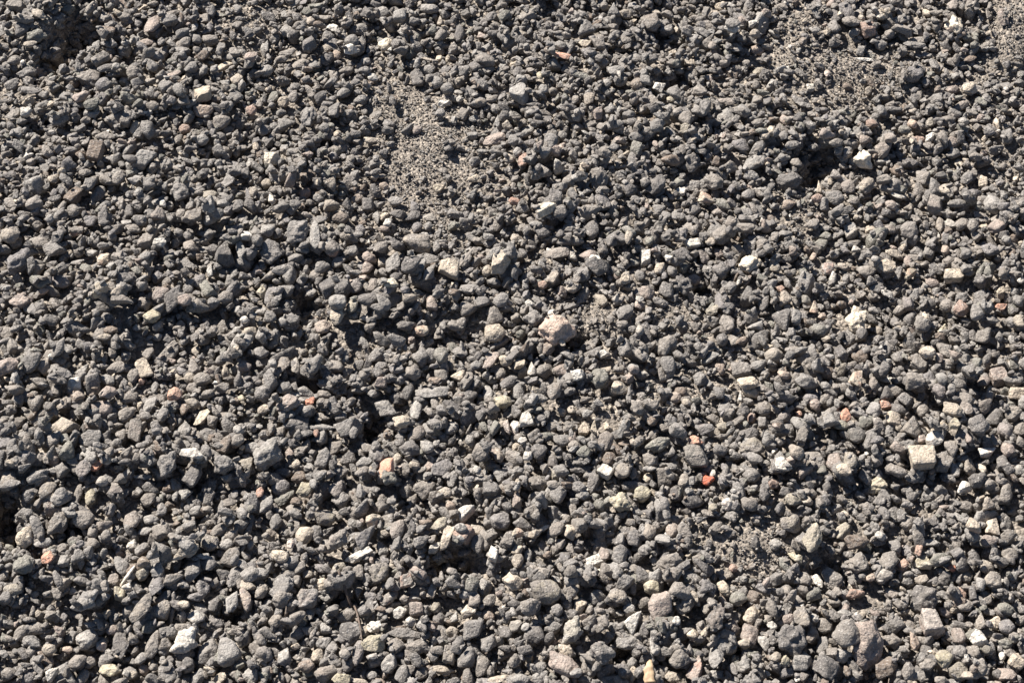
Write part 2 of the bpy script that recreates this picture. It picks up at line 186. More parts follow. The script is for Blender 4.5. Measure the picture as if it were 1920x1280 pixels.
10: """688 92 76 70 -15 w p *white chip like an arrowhead; 490 240 95 88 40 w a *sharp white flake; 155 205 110 70 80 wp p; 245 210 140 100 35 tg r; 270 50 120 95 70 bt a; 60 170 95 72 38 p a *pale slanted pebble
370 220 112 78 0 kb a; 375 65 62 40 -50 p r; 660 270 150 130 80 n j *mossy green-grey lump; 805 350 118 92 18 p a *cream wedge with hollow; 315 370 145 95 65 tb r *brown egg-shaped stone; 50 370 150 90 85 g a
100 600 130 108 -80 wt b *pale-capped block; 190 630 80 50 -80 w p; 15 650 95 75 80 wo a *white stone with rust base; 540 652 102 84 85 pk p *pale pink pyramid; 430 640 92 80 0 t p; 300 640 95 78 60 t a; 620 660 105 52 75 py p *slim cream wedge
80 740 72 50 10 w r *small white bean; 120 860 80 66 55 wp r *small whitish egg; 1130 245 115 80 -80 tg b; 910 270 72 60 0 kt r; 1000 240 62 42 -20 wp r; 1140 50 125 88 80 t r; 1560 200 85 75 50 po a; 1720 220 150 100 0 tg b
1410 280 130 110 70 g j; 1765 320 155 95 -8 pw r *cream stone with dark underside; 1710 410 85 38 85 w p; 1220 430 92 76 20 kp r; 1310 460 72 52 0 p r; 1270 380 95 78 20 b r; 940 490 100 90 80 t a; 1050 480 125 95 40 t p
1880 500 115 110 0 t r; 1795 570 85 68 80 to a; 1880 610 80 70 80 g b; 1050 610 85 75 70 b r; 700 750 155 115 75 tk a; 730 880 112 90 60 b a; 950 740 85 75 60 t a; 920 810 80 60 0 pk a; 1090 770 185 110 25 nt j
1380 750 115 68 0 ok j *red and white streaked chip; 1280 720 72 58 80 wp a; 1370 870 200 165 -42 tn a *large tan angular boulder; 1040 880 115 105 -40 t a; 705 985 100 82 -35 wp b *white angular block; 835 990 135 108 50 tp r *tan egg-shaped stone
910 990 92 50 80 g r; 1020 1025 76 66 60 py r *little cream bead; 1030 970 105 42 0 l f; 1290 1030 112 78 80 tp a; 1190 1000 72 60 0 t r; 1470 1050 105 72 18 r j *bright orange red chip; 1505 990 64 46 80 w r
1628 1215 104 80 -15 wo a *white chip with orange specks; 1510 1240 62 60 40 y a; 1330 1125 66 52 0 l p; 610 1050 175 88 85 d a; 520 960 170 72 10 d f; 310 900 125 80 75 db a; 530 1110 95 88 40 l a
980 1140 130 100 30 yn r *olive green cobble; 810 1200 160 140 0 yt j *mottled olive lump; 920 1090 185 78 5 dg f; 660 1230 92 80 0 n r; 340 1190 140 110 65 g r; 40 1190 135 72 80 kp a *pink and white sliver
330 1000 66 60 0 yt b; 480 1030 62 42 -10 l a; 1800 1000 120 110 60 gt r; 1820 880 125 85 -15 g a; 1800 790 185 115 0 ty j; 1790 690 145 115 30 d a; 1680 860 95 70 20 g a; 1580 640 92 80 0 ty a
1440 660 155 85 -5 vk f *purplish flat stone; 1790 1220 135 100 0 t a; 380 740 130 90 10 g a; 540 830 110 80 0 n a; 200 830 120 110 0 d j; 1560 830 110 70 0 g r; 200 1060 150 120 0 t j; 310 1080 100 80 0 t a; 850 60 120 130 0 g j
1340 150 100 80 0 t p; 910 210 90 70 0 l r; 570 540 80 60 0 l a; 650 460 80 60 0 l a; 370 530 70 60 0 p r; 450 520 70 60 0 p a""",
11: """1150 865 185 170 0 pt b *hexagon stone with white core; 578 560 102 92 70 o r *peach orange pebble; 232 540 60 46 80 op r *tiny peach bead; 470 585 122 92 5 lp b *pale grey brick; 660 275 140 88 68 po b *tall cream block with shaded side
130 250 105 70 8 po a; 890 285 112 36 -2 wp f *white flat sliver; 1190 92 122 82 5 pw r *split cream pebble; 1135 165 130 92 -35 t b *grey kite-shaped stone; 1320 60 125 108 30 t a; 1100 300 155 145 45 t a *large grey cobble
1420 340 135 110 0 gt a; 1730 270 122 108 10 k b *square pinkish stone; 1620 290 100 88 70 kt a; 1865 390 120 108 40 pk a *pale pink boulder; 1385 510 150 100 -30 pt r *pale sloping stone; 1838 545 122 108 0 tp r *round beige stone
1270 430 115 108 40 vk a; 1080 635 165 145 60 tp p *pale shield stone; 930 600 135 105 -35 pk a *pale roof-shaped stone; 1390 640 85 78 80 yp p *yellow cream teardrop; 1252 725 145 100 15 wk a *white and rust split stone
1570 640 145 135 -30 dg r *dark rounded cobble; 1780 670 112 108 0 vk r; 1490 500 112 108 0 tk a; 1635 830 140 78 22 wo p *white forked chip; 1800 810 102 98 0 k r; 1375 800 150 105 45 t a; 1310 930 130 100 52 t b *tan kite-shaped block
1400 960 112 80 85 l r *banded grey oval; 1510 940 125 98 60 tp a; 1610 950 84 58 -70 pw a *small cream tooth; 960 970 160 78 -22 tl r *grey loaf-shaped stone; 970 800 112 98 0 kt a; 660 690 145 118 -70 dn r; 540 650 112 70 0 ny r
390 670 84 66 -60 l a; 150 660 105 88 90 g r; 250 700 125 88 80 t a; 220 850 122 118 0 pk a; 510 920 150 118 -60 kt a; 620 890 115 88 85 ty b; 105 980 130 92 -15 wp a *white-crusted stone; 270 980 118 92 20 kt p
550 1045 122 78 -30 pk r *cream loaf pebble; 810 1080 165 100 0 yp j *pale yellowish lump; 1475 1100 125 98 0 wo p *cream pyramid with orange base; 1650 1100 112 80 10 t r; 1780 1140 130 100 80 t a; 40 1060 82 68 0 to r
1650 1220 95 88 0 pk a; 1480 1230 115 98 0 t a; 290 1190 92 78 0 p a; 180 1210 112 88 10 yt r; 890 395 110 92 0 d a; 620 400 82 72 0 g r; 430 330 72 60 10 l r; 790 515 130 105 80 lv r *lilac grey oval
880 478 92 66 8 ok b *red brick chip with white top; 1160 520 92 80 60 t r; 980 510 102 88 0 d r; 790 320 102 68 75 tk r; 440 230 102 88 0 b r; 550 80 145 105 80 d a *black pointed stone; 40 100 145 125 60 tp r
190 70 135 78 0 t a; 320 90 135 108 80 g a; 545 215 92 78 0 ty a; 120 560 102 88 60 gk r; 1880 960 92 88 0 l a; 75 900 150 95 80 g a; 1210 270 110 90 -40 v a; 960 370 130 90 -20 t a; 1710 560 150 110 60 d a
1890 660 100 110 80 t a; 1480 430 130 100 0 t a; 1620 490 120 90 0 tk a; 280 290 150 110 0 g j; 350 490 80 80 0 k r; 1140 720 90 100 80 k a; 1300 300 90 110 0 l a; 1560 700 110 70 0 k a; 690 120 130 90 0 b a""",
12: """190 185 145 130 60 py r *pale saddle-shaped stone; 430 90 185 160 70 t j *big brown-grey boulder; 620 50 155 130 -20 t r; 990 60 145 118 85 tk a; 1210 150 135 128 0 t r *round brownish stone; 1130 55 105 78 20 l r; 1090 140 115 62 10 l f
1000 240 85 66 60 wp a *white fleck pebble; 360 345 95 88 0 oy a *orange cream chip; 60 340 90 80 0 l a; 180 400 155 145 0 nd j; 915 400 150 98 -65 lg f; 958 568 62 56 -30 wp p *white pointed chip
850 520 102 90 0 tk r; 900 615 92 82 0 yt b *small tan cube; 1080 490 125 105 80 yt a; 1090 390 95 88 -40 bp p; 1190 530 205 112 75 vg a *tall greyish boulder; 1400 315 205 88 32 pl j *pale crusty ridge; 1520 320 95 52 -8 l f
1570 240 145 108 0 ty r *tan dome stone; 1400 240 112 108 -60 l a; 1730 330 145 128 70 t a; 1450 450 170 112 62 g a; 1570 390 112 105 60 g a; 1760 480 165 105 62 g f; 1880 470 125 118 60 lt r
550 578 72 50 -20 lw p *bluish white chip; 480 540 115 78 30 pt p; 550 480 120 85 10 n r; 90 580 135 78 10 ty r; 30 470 95 78 80 t r; 60 690 92 80 0 g r; 670 720 205 125 42 lg j *rough light grey boulder
1065 715 235 98 62 tp f *long leaning tan stone; 975 720 135 80 55 t r; 1200 745 155 112 10 tp r *smooth domed beige stone; 1480 790 125 98 20 lw a; 1380 690 85 62 -20 p a; 1740 670 195 95 78 lg a *leaning speckled slab
1845 655 165 75 -76 kp r *long pinkish club; 1860 550 125 66 -10 p a; 1610 690 132 108 70 d j; 290 760 62 60 -40 p a; 270 870 135 78 0 t r; 150 910 135 78 65 t r; 650 950 155 135 45 gw r *grey stone with white rim
760 988 88 78 80 wo a *white square chip; 840 880 82 78 60 k r; 250 1030 112 88 80 tl r; 370 1030 105 78 10 p r; 510 1030 82 60 0 po a; 1150 990 195 105 70 tg r *long slanted oval; 1400 970 215 165 55 wk j *big white and pink crystal stone
1560 1040 205 135 80 gt a *tall grey boulder; 1710 1060 180 165 60 lg r *rounded light grey boulder; 910 1000 205 125 85 d j; 1060 1090 105 88 60 l a; 1080 1180 85 78 0 k r; 580 1120 125 95 50 t r; 670 1120 115 108 60 t a
60 1210 95 88 40 t r; 400 1222 108 80 25 wy p *white and amber chip; 820 1185 165 95 0 yw a *yellow-edged speckled stone; 945 1205 66 56 -60 w a; 620 1235 125 85 62 l r; 1410 1130 92 88 0 d r; 990 1250 100 60 20 p r
1480 1240 135 88 65 l r; 1660 1240 105 90 40 py a; 1350 880 115 88 0 t r; 325 235 130 62 0 l f; 800 1110 110 90 0 g a; 470 270 100 80 30 t a; 700 230 100 80 0 t a; 810 230 80 80 0 t r; 780 120 110 110 60 tk a
1640 130 150 100 45 t a; 1810 100 110 90 10 g a; 1290 490 150 90 40 t a; 1240 990 100 80 0 t a; 1180 440 100 110 0 l a; 1700 240 110 90 0 l a; 590 330 100 90 0 g a; 1230 620 130 80 50 d a; 250 980 120 60 -20 l a""",
13: """510 40 165 118 0 ty r *tan rounded boulder; 150 70 125 88 85 g r; 370 170 142 130 0 pt r *pale lumpy round stone; 110 130 78 60 -15 pk r; 260 238 72 58 80 wo a *white cube with rust base; 178 325 128 90 -18 po r *cream loaf with brown underside
890 70 125 88 0 po a *cream and brown wedge; 730 80 95 70 -10 gn r; 835 195 195 105 38 vg p *purplish arrow-shaped stone; 770 325 205 62 22 wp b *long white bar; 970 170 66 52 0 p r; 1060 130 145 98 78 tk r; 950 280 105 88 75 l a
620 200 155 125 60 tk j; 610 330 108 98 40 yt a; 1230 210 125 108 60 g a; 1345 262 130 72 22 wy p *bright white beak; 1440 195 185 82 76 pk b *tall pale brick; 1585 10 135 92 15 wo p *white wedge with orange belly
1830 60 150 130 0 vg r *round purplish cobble; 1560 170 135 112 45 to b; 1670 130 115 80 5 p a; 1660 250 135 98 80 dt r; 1780 310 112 78 -75 wo a *cream tooth with rusty root; 1540 310 95 62 -10 l r; 1890 200 122 98 80 t a
1130 550 130 92 48 to a *orange-brown kite; 1000 640 150 80 42 to r *leaning brown oval; 1110 640 80 70 0 t a; 1320 580 125 68 80 pk a; 1078 752 105 78 28 wl r *smooth white pebble; 1160 815 74 68 0 w r *round white pebble
1205 725 108 92 0 kt b; 885 855 115 82 8 wo j *white stone with red underside; 820 890 82 66 70 p a; 680 780 145 88 12 t r; 880 980 175 128 -5 yt a *yellowish grey boulder; 700 910 190 155 50 dg j *big dark craggy stone
920 455 155 145 70 ty j *mottled tan boulder; 380 650 175 150 60 gk j; 40 590 115 78 55 tp r; 390 460 84 62 10 pn a; 150 810 105 88 70 tp r; 1600 740 125 80 20 pw a *white cap-shaped stone
1740 770 95 80 0 po r; 1610 880 170 135 50 g a *long grey ridge; 1470 890 95 80 0 pt r; 1350 710 82 70 80 yn r; 1640 660 105 92 80 tk b; 1450 1070 122 92 80 tp b *tan upright tablet; 1580 1085 155 125 70 gv r *speckled grey egg
1700 1150 160 90 80 t a; 1000 1130 140 112 55 lw r *grey egg with white face; 60 1060 128 105 -30 tv r; 220 1080 130 105 70 lw a *grey stone with white patch; 460 1070 95 90 60 pt r *round tan stone; 330 1080 85 70 50 t a
525 1200 165 105 18 tb r *brown arched stone; 650 1250 135 95 30 y a *yellow beige stone; 780 1270 125 50 -10 p a; 670 1060 85 72 30 lp r *small pale egg; 870 1080 85 44 0 wl f; 870 1220 85 60 10 l r; 380 1150 118 108 0 bk a
1110 910 255 78 -5 g f *long wavy stone; 1050 1000 135 120 0 t a; 1100 1210 155 98 60 g a; 1230 1200 115 108 0 t a; 1410 1180 165 80 -5 p j; 1820 1250 165 52 10 pt f *pale shelf at bottom edge; 770 1100 175 82 80 gk r
1590 1230 105 88 70 t a; 200 560 200 130 50 g j; 200 650 150 110 0 t j; 770 460 110 110 -50 t p; 1200 1010 140 90 0 t f; 1380 810 120 100 0 d j; 1720 560 130 110 -70 l a; 1620 540 120 100 70 n a; 1480 520 120 90 0 g a
330 900 160 80 40 g f; 520 870 90 90 0 l b; 500 980 120 80 0 l r; 80 900 160 90 0 g a; 1740 980 150 120 60 g j; 1880 900 110 100 0 d a; 1750 660 90 90 60 t a; 1380 100 110 100 60 y a; 440 130 130 110 70 g a; 810 730 80 90 80 g r""",
14: """250 595 225 165 -8 ty r *large smooth beige dome; 10 520 150 125 -20 pt a *beige faceted stone; 390 1140 260 140 -32 k r *large smooth striped oval; 620 375 130 72 18 w b *bright white brick chip; 690 310 105 78 -75 kt r
40 270 92 66 38 pl r *pale bean pebble; 40 370 112 78 62 pk r; 120 340 92 58 80 l r; 435 160 112 108 0 pg a *pale rimmed pebble; 455 280 95 78 -50 t p; 410 50 74 70 0 t r; 340 130 132 92 70 tb a; 180 150 85 68 60 p a
40 175 105 82 0 po p *cream shell-like chip; 510 700 125 85 58 pw a *cream upright nugget; 790 632 135 98 8 tp r *beige loaf-shaped stone; 700 460 145 90 -72 t r; 850 520 140 128 0 gl p *light grey prism; 1040 590 118 98 0 yp r *yellowish round pebble
1110 705 200 165 70 kt a *large pinkish grey boulder; 1260 600 165 125 -30 t a; 1280 700 165 140 60 t j; 925 830 165 110 38 w p *white triangular shard; 880 730 88 70 15 l a; 1230 820 62 60 0 w r *white bead on dark clump
1180 370 195 108 10 t j *knobbly brown ridge; 810 320 155 108 80 g a; 990 330 95 80 0 g a; 920 200 135 118 80 dv a; 1030 150 112 88 70 pk r; 1200 140 112 90 70 kp r; 1290 140 125 80 -70 t a; 1590 570 118 78 -55 py r *yellow-faced pebble
1580 655 72 48 -50 kp r; 1700 650 125 108 -20 nd r *dark greenish cobble; 1820 640 112 98 0 bd r; 1795 770 132 100 42 pt r *smooth pale oval; 1525 790 215 118 75 db j *dark crusty boulder; 1650 870 125 98 -60 kg r; 1780 910 165 125 75 kg a
1590 470 145 62 -22 pk f; 1660 420 62 60 40 op a; 1350 940 85 76 0 po r *cream bead with orange base; 1370 630 95 55 -70 p r; 1070 1020 115 85 80 wl a; 1160 1050 115 70 -20 g a; 870 1020 185 115 20 g a; 680 1060 175 150 0 gk j
460 890 205 140 70 ly j *tall crusty grey boulder; 400 1010 120 85 -40 pw r *cream nose-shaped pebble; 190 900 185 138 60 dg a; 30 850 105 85 60 lp a; 1250 1100 135 118 30 t r *rounded brown cobble; 1370 1180 185 112 75 ko p *pointed pinkish stone
1210 1240 125 70 0 p r; 900 1130 85 68 70 l r; 1530 1100 195 108 80 lg a *tall light boulder; 1890 980 125 78 -70 lw a; 60 1250 145 80 0 l r; 210 1240 120 80 0 l a; 480 1220 105 70 20 l a; 1220 50 95 66 0 lt r
1740 980 110 80 10 p a; 1740 1140 130 120 0 l j; 340 730 85 85 0 g r; 1680 760 130 90 70 t a; 640 640 120 110 30 g j; 440 580 110 100 0 t j; 980 480 110 110 60 d a; 1460 560 110 90 0 v a; 80 80 140 90 0 g a; 310 860 140 90 10 g j""",
15: """170 80 145 118 0 ty r *tan round stone; 330 200 225 140 80 yt j; 670 215 185 98 12 b a *brown stone with pale crust; 835 205 76 62 0 wl r *small white cluster; 560 140 150 98 60 yt a; 205 335 118 74 -20 yw a *cream and amber chip
485 490 160 128 -52 tg r *grey dome stone; 375 520 110 62 -60 w r *bright white finger; 1160 390 108 90 18 yw b *white and amber pebble; 1150 510 105 70 10 pt b; 1020 395 90 76 50 op r; 1130 280 95 58 80 op b; 910 360 145 125 60 tg a
1540 125 118 80 -28 po p *cream wedge with brown underside; 1680 105 155 90 82 pk b *pale upright tooth stone; 1650 220 98 88 -40 kt a; 1520 220 112 108 0 g a; 1690 515 122 112 -30 tp r *round pale stone; 1490 480 98 78 45 lp r; 1595 540 92 68 85 l r
1640 410 108 88 0 pt r; 1815 315 125 98 0 t r; 1378 408 70 58 20 or a *small brick red chip; 1460 580 92 68 80 op a; 1165 650 205 180 40 dt j *dark fan-shaped boulder; 1240 835 180 165 0 kw b *white-capped square block
250 790 150 125 80 tp r *smooth beige round stone; 150 800 92 78 60 k r; 350 795 66 62 0 wl r *little white bead stone; 420 850 132 118 0 t r; 590 900 195 180 30 tg r *large round grey boulder; 745 990 320 235 82 k j *largest pinkish conglomerate
180 970 220 205 0 dg j *big dark speckled boulder; 435 1160 180 165 60 dg a *big dark angular boulder; 330 920 112 80 80 tk r; 410 1000 145 85 75 g r; 1315 1095 135 118 60 yt r *smooth tan oval; 1430 930 115 90 85 kt b; 1600 955 140 115 -35 wp p *white fin-shaped stone
1600 820 135 85 70 tp p; 1640 895 115 70 0 n r; 1640 1050 82 60 -10 nb r *small dark olive bean; 1710 800 92 82 0 pk r *pale pink nub; 1780 980 112 80 0 nt r *flattened olive oval; 1760 1065 85 48 65 w r *bright white grain; 1865 1120 125 108 20 pk a *cream boulder at right edge
1800 1215 145 105 0 k a; 1500 1260 145 60 0 pk a; 1420 1190 140 125 -30 ty r; 870 1200 190 115 35 bt a *brown jagged wedge; 1100 970 125 78 80 po a; 930 610 105 68 -25 tk r; 650 600 135 80 22 op a; 770 490 72 52 20 po r; 870 510 95 88 -30 lp a
580 760 115 66 0 l a; 690 780 95 66 60 p a; 130 1110 80 66 80 yp a *yellow cream nugget; 55 1110 95 78 50 p a; 250 1120 165 115 25 l a; 560 1080 135 90 0 l j; 1040 1230 125 98 80 t r; 1190 1160 120 90 0 t a; 1190 1050 100 100 0 d r
1440 1040 110 108 0 g a; 270 500 120 110 0 t a; 680 380 150 130 0 t j; 930 960 160 110 0 t j; 1350 710 100 80 0 k a; 1780 720 140 100 0 n a; 1480 700 130 90 10 t a; 1790 860 120 110 0 v a; 60 240 110 80 0 l a; 1220 230 140 60 0 l a; 960 260 110 100 -60 g a""",
}
RGB = {  # real base colours
    'd': (.136, .122, .110), 'g': (.194, .176, .157), 'l': (.264, .242, .215), 't': (.213, .186, .158), 'b': (.180, .138, .106),
    'p': (.435, .362, .275), 'w': (.570, .522, .450), 'k': (.300, .240, .200), 'o': (.520, .275, .185), 'y': (.370, .320, .225),
    'v': (.180, .163, .152), 'n': (.185, .173, .143), 'r': (.520, .140, .075), 'q': (.455, .340, .265), 's': (.640, .548, .420)}
CNAME = {'d': 'dark grey', 'g': 'grey', 'l': 'light grey', 't': 'brownish grey', 'b': 'brown', 'p': 'pale beige', 'w': 'white',
         'k': 'pinkish', 'o': 'orange', 'y': 'yellowish', 'v': 'purplish grey', 'n': 'greenish grey', 'r': 'red', 'q': 'pink', 's': 'cream'}
SNAME = {'r': 'rounded', 'a': 'angular', 'f': 'flat', 'p': 'pointed', 'j': 'lumpy', 'b': 'blocky'}

def colour_of(code, dull=False):
    if dull:        # pale stones that do not stand out carry more dust
        return colour_of(code) * .55 + np.array(RGB['t']) * .45 if code[0] in 'pwyo' else colour_of(code)
    c = np.array([RGB[ch] for ch in code])
    if len(code) == 1:
        return c[0]
    return c[0] * 0.72 + c[1] * 0.28

# ------------------------------------------------------------------ materials
def new_mat(name):
    m = bpy.data.materials.new(name)
    m.use_nodes = True
    t = m.node_tree
    t.nodes.clear()
    out = t.nodes.new("ShaderNodeOutputMaterial")
    bs = t.nodes.new("ShaderNodeBsdfPrincipled")
    t.links.new(bs.outputs[0], out.inputs[0])
    return m, t, bs

def N(t, kind, **kw):
    n = t.nodes.new(kind)
    for k, v in kw.items():
        if hasattr(n, k):
            setattr(n, k, v)
        else:
            n.inputs[k.replace('_', ' ')].default_value = v
    return n

def math_node(t, op, a, b):
    n = t.nodes.new("ShaderNodeMath"); n.operation = op
    for i, v in enumerate((a, b)):
        if isinstance(v, (int, float)): n.inputs[i].default_value = v
        else: t.links.new(v, n.inputs[i])
    return n.outputs[0]

def stone_material(name, per_object):
    """mottled, gritty stone; the stone's own colour comes with the object or with the instance"""
    m, t, bs = new_mat(name)
    if per_object:
        src = N(t, "ShaderNodeObjectInfo"); col = src.outputs["Color"]; rnd = src.outputs["Random"]
    else:
        src = N(t, "ShaderNodeAttribute", attribute_type='INSTANCER', attribute_name="stone_color"); col = src.outputs["Color"]
        s2 = N(t, "ShaderNodeAttribute", attribute_type='INSTANCER', attribute_name="stone_seed"); rnd = s2.outputs["Fac"]
    geo = N(t, "ShaderNodeNewGeometry")
    pos = geo.outputs["Position"]
    # each stone cuts its own piece out of the rock: world position shifted by the stone's own number
    comb = t.nodes.new("ShaderNodeCombineXYZ")
    for i in range(3): t.links.new(math_node(t, 'MULTIPLY', rnd, 7.0 + 5 * i), comb.inputs[i])
    vadd = t.nodes.new("ShaderNodeVectorMath"); vadd.operation = 'ADD'
    t.links.new(pos, vadd.inputs[0]); t.links.new(comb.outputs[0], vadd.inputs[1])
    P = vadd.outputs[0]
    n1 = N(t, "ShaderNodeTexNoise", Scale=170.0, Detail=5.0, Roughness=0.6)
    n2 = N(t, "ShaderNodeTexNoise", Scale=900.0, Detail=4.0, Roughness=0.7)
    n3 = N(t, "ShaderNodeTexVoronoi", Scale=1100.0)
    n4 = N(t, "ShaderNodeTexNoise", Scale=330.0, Detail=3.0, Roughness=0.55)
    for n in (n1, n2, n3, n4): t.links.new(P, n.inputs["Vector"])
    if per_object:                        # a second mineral in veins, patches or caps; undersides: painted warm bounce light
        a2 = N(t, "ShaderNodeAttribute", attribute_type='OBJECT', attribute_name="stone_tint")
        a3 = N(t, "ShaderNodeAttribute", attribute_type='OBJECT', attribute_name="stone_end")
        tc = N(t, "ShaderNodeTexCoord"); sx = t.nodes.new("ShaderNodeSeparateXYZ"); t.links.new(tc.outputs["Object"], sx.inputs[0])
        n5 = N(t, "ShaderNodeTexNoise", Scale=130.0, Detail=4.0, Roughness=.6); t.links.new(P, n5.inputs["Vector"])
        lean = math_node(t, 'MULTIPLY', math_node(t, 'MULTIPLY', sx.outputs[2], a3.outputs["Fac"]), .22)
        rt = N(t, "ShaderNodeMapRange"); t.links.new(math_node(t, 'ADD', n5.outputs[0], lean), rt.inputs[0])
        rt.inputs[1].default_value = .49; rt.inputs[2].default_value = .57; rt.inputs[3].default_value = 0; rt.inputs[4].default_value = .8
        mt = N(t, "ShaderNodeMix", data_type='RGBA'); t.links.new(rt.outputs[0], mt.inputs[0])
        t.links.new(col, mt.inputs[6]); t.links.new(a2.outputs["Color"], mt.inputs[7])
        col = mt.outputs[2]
    # tone: broad mottling and fine grain
    r1 = N(t, "ShaderNodeMapRange"); t.links.new(n1.outputs[0], r1.inputs[0])
    r1.inputs[1].default_value = .3; r1.inputs[2].default_value = .7; r1.inputs[3].default_value = .70; r1.inputs[4].default_value = 1.28
    r2 = N(t, "ShaderNodeMapRange"); t.links.new(n2.outputs[0], r2.inputs[0])
    r2.inputs[1].default_value = .3; r2.inputs[2].default_value = .7; r2.inputs[3].default_value = .62; r2.inputs[4].default_value = 1.38
    tone = math_node(t, 'MULTIPLY', r1.outputs[0], r2.outputs[0])
    mul = t.nodes.new("ShaderNodeVectorMath"); mul.operation = 'SCALE'
    t.links.new(col, mul.inputs[0]); t.links.new(tone, mul.inputs["Scale"])
    # dust clinging to the stone in patches
    dust = N(t, "ShaderNodeMix", data_type='RGBA')
    rd = N(t, "ShaderNodeMapRange"); t.links.new(n4.outputs[0], rd.inputs[0])
    rd.inputs[1].default_value = .46; rd.inputs[2].default_value = .68; rd.inputs[3].default_value = 0; rd.inputs[4].default_value = .55
    t.links.new(rd.outputs[0], dust.inputs[0]); t.links.new(mul.outputs[0], dust.inputs[6])
    dust.inputs[7].default_value = (.205, .180, .153, 1)
    # pale mineral flecks
    fleck = N(t, "ShaderNodeMix", data_type='RGBA')
    sep = t.nodes.new("ShaderNodeSeparateColor"); t.links.new(n3.outputs["Color"], sep.inputs[0])
    gt = math_node(t, 'GREATER_THAN', sep.outputs[0], .955)
    t.links.new(math_node(t, 'MULTIPLY', gt, .55), fleck.inputs[0])
    t.links.new(dust.outputs[2], fleck.inputs[6]); fleck.inputs[7].default_value = (.42, .39, .35, 1)
    t.links.new(fleck.outputs[2], bs.inputs["Base Color"])
    rr = N(t, "ShaderNodeMapRange"); t.links.new(n1.outputs[0], rr.inputs[0])
    rr.inputs[3].default_value = .55; rr.inputs[4].default_value = .95
    t.links.new(rr.outputs[0], bs.inputs["Roughness"])
    bs.inputs["Specular IOR Level"].default_value = .35
    n6 = N(t, "ShaderNodeTexVoronoi", Scale=480.0); t.links.new(P, n6.inputs["Vector"])
    h = math_node(t, 'ADD', math_node(t, 'MULTIPLY', n4.outputs[0], 1.0), math_node(t, 'MULTIPLY', n2.outputs[0], .45))
    h = math_node(t, 'SUBTRACT', h, math_node(t, 'MULTIPLY', n6.outputs["Distance"], .24))
    b = N(t, "ShaderNodeBump"); b.inputs["Strength"].default_value = 1.0; b.inputs["Distance"].default_value = .0019
    t.links.new(h, b.inputs["Height"]); t.links.new(b.outputs[0], bs.inputs["Normal"])
    return m

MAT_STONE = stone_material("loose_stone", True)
MAT_GRAVEL = stone_material("gravel_stone", False)

def ground_material():
    m, t, bs = new_mat("gritty_soil")
    geo = N(t, "ShaderNodeNewGeometry")
    vo = N(t, "ShaderNodeTexVoronoi", Scale=420.0); n2 = N(t, "ShaderNodeTexNoise", Scale=1500.0, Detail=3.0)
    n1 = N(t, "ShaderNodeTexNoise", Scale=14.0, Detail=6.0)
    for n in (vo, n1, n2): t.links.new(geo.outputs["Position"], n.inputs["Vector"])
    sep = t.nodes.new("ShaderNodeSeparateColor"); t.links.new(vo.outputs["Color"], sep.inputs[0])
    cr = t.nodes.new("ShaderNodeValToRGB"); t.links.new(sep.outputs[0], cr.inputs[0])
    e = cr.color_ramp.elements
    e[0].position = 0; e[0].color = (.125, .109, .092, 1); e[1].position = 1; e[1].color = (.35, .30, .245, 1)
    x = e.new(.6); x.color = (.215, .185, .153, 1)
    mx = N(t, "ShaderNodeMix", data_type='RGBA', blend_type='MULTIPLY'); mx.inputs[0].default_value = 1
    r = N(t, "ShaderNodeMapRange"); t.links.new(n1.outputs[0], r.inputs[0]); r.inputs[3].default_value = .75; r.inputs[4].default_value = 1.25
    cc = t.nodes.new("ShaderNodeCombineColor")
    for i in range(3): t.links.new(r.outputs[0], cc.inputs[i])
    t.links.new(cr.outputs[0], mx.inputs[6]); t.links.new(cc.outputs[0], mx.inputs[7])
    t.links.new(mx.outputs[2], bs.inputs["Base Color"])
    bs.inputs["Roughness"].default_value = .95
    bs.inputs["Specular IOR Level"].default_value = .2
    h = math_node(t, 'SUBTRACT', math_node(t, 'MULTIPLY', n2.outputs[0], .4), vo.outputs["Distance"])
    b = N(t, "ShaderNodeBump"); b.inputs["Strength"].default_value = 1; b.inputs["Distance"].default_value = .0016
    t.links.new(h, b.inputs["Height"]); t.links.new(b.outputs[0], bs.inputs["Normal"])
    return m

def plain_material(name, c1, c2, scale):
    m, t, bs = new_mat(name)
    tc = N(t, "ShaderNodeTexCoord"); n = N(t, "ShaderNodeTexNoise", Scale=scale, Detail=5.0)
    t.links.new(tc.outputs["Object"], n.inputs["Vector"])
    cr = t.nodes.new("ShaderNodeValToRGB"); t.links.new(n.outputs[0], cr.inputs[0])
    cr.color_ramp.elements[0].position = .35; cr.color_ramp.elements[0].color = (*c1, 1)
    cr.color_ramp.elements[1].position = .65; cr.color_ramp.elements[1].color = (*c2, 1)
    t.links.new(cr.outputs[0], bs.inputs["Base Color"]); bs.inputs["Roughness"].default_value = .7
    b = N(t, "ShaderNodeBump"); b.inputs["Strength"].default_value = .6; b.inputs["Distance"].default_value = .0006
    t.links.new(n.outputs[0], b.inputs["Height"]); t.links.new(b.outputs[0], bs.inputs["Normal"])
    return m

# ------------------------------------------------------------------ stone shapes
def ico(sub):
    bm = bmesh.new()
    bmesh.ops.create_icosphere(bm, subdivisions=sub, radius=1.0)
    v = np.array([p.co[:] for p in bm.verts]); f = np.array([[q.index for q in p.verts] for p in bm.faces])
    bm.free()
    return v / np.linalg.norm(v, axis=1)[:, None], f

ICO = {s: ico(s) for s in (1, 2, 3, 4)}

def wavy(v, r, n, f, amp):
    """a cheap smooth noise: a sum of waves in random directions"""
    s = np.zeros(len(v))
    for _ in range(n):
        k = r.normal(size=3) * f
        s += np.sin(v @ k + r.uniform(0, 6.28))
    return s * amp / math.sqrt(n)

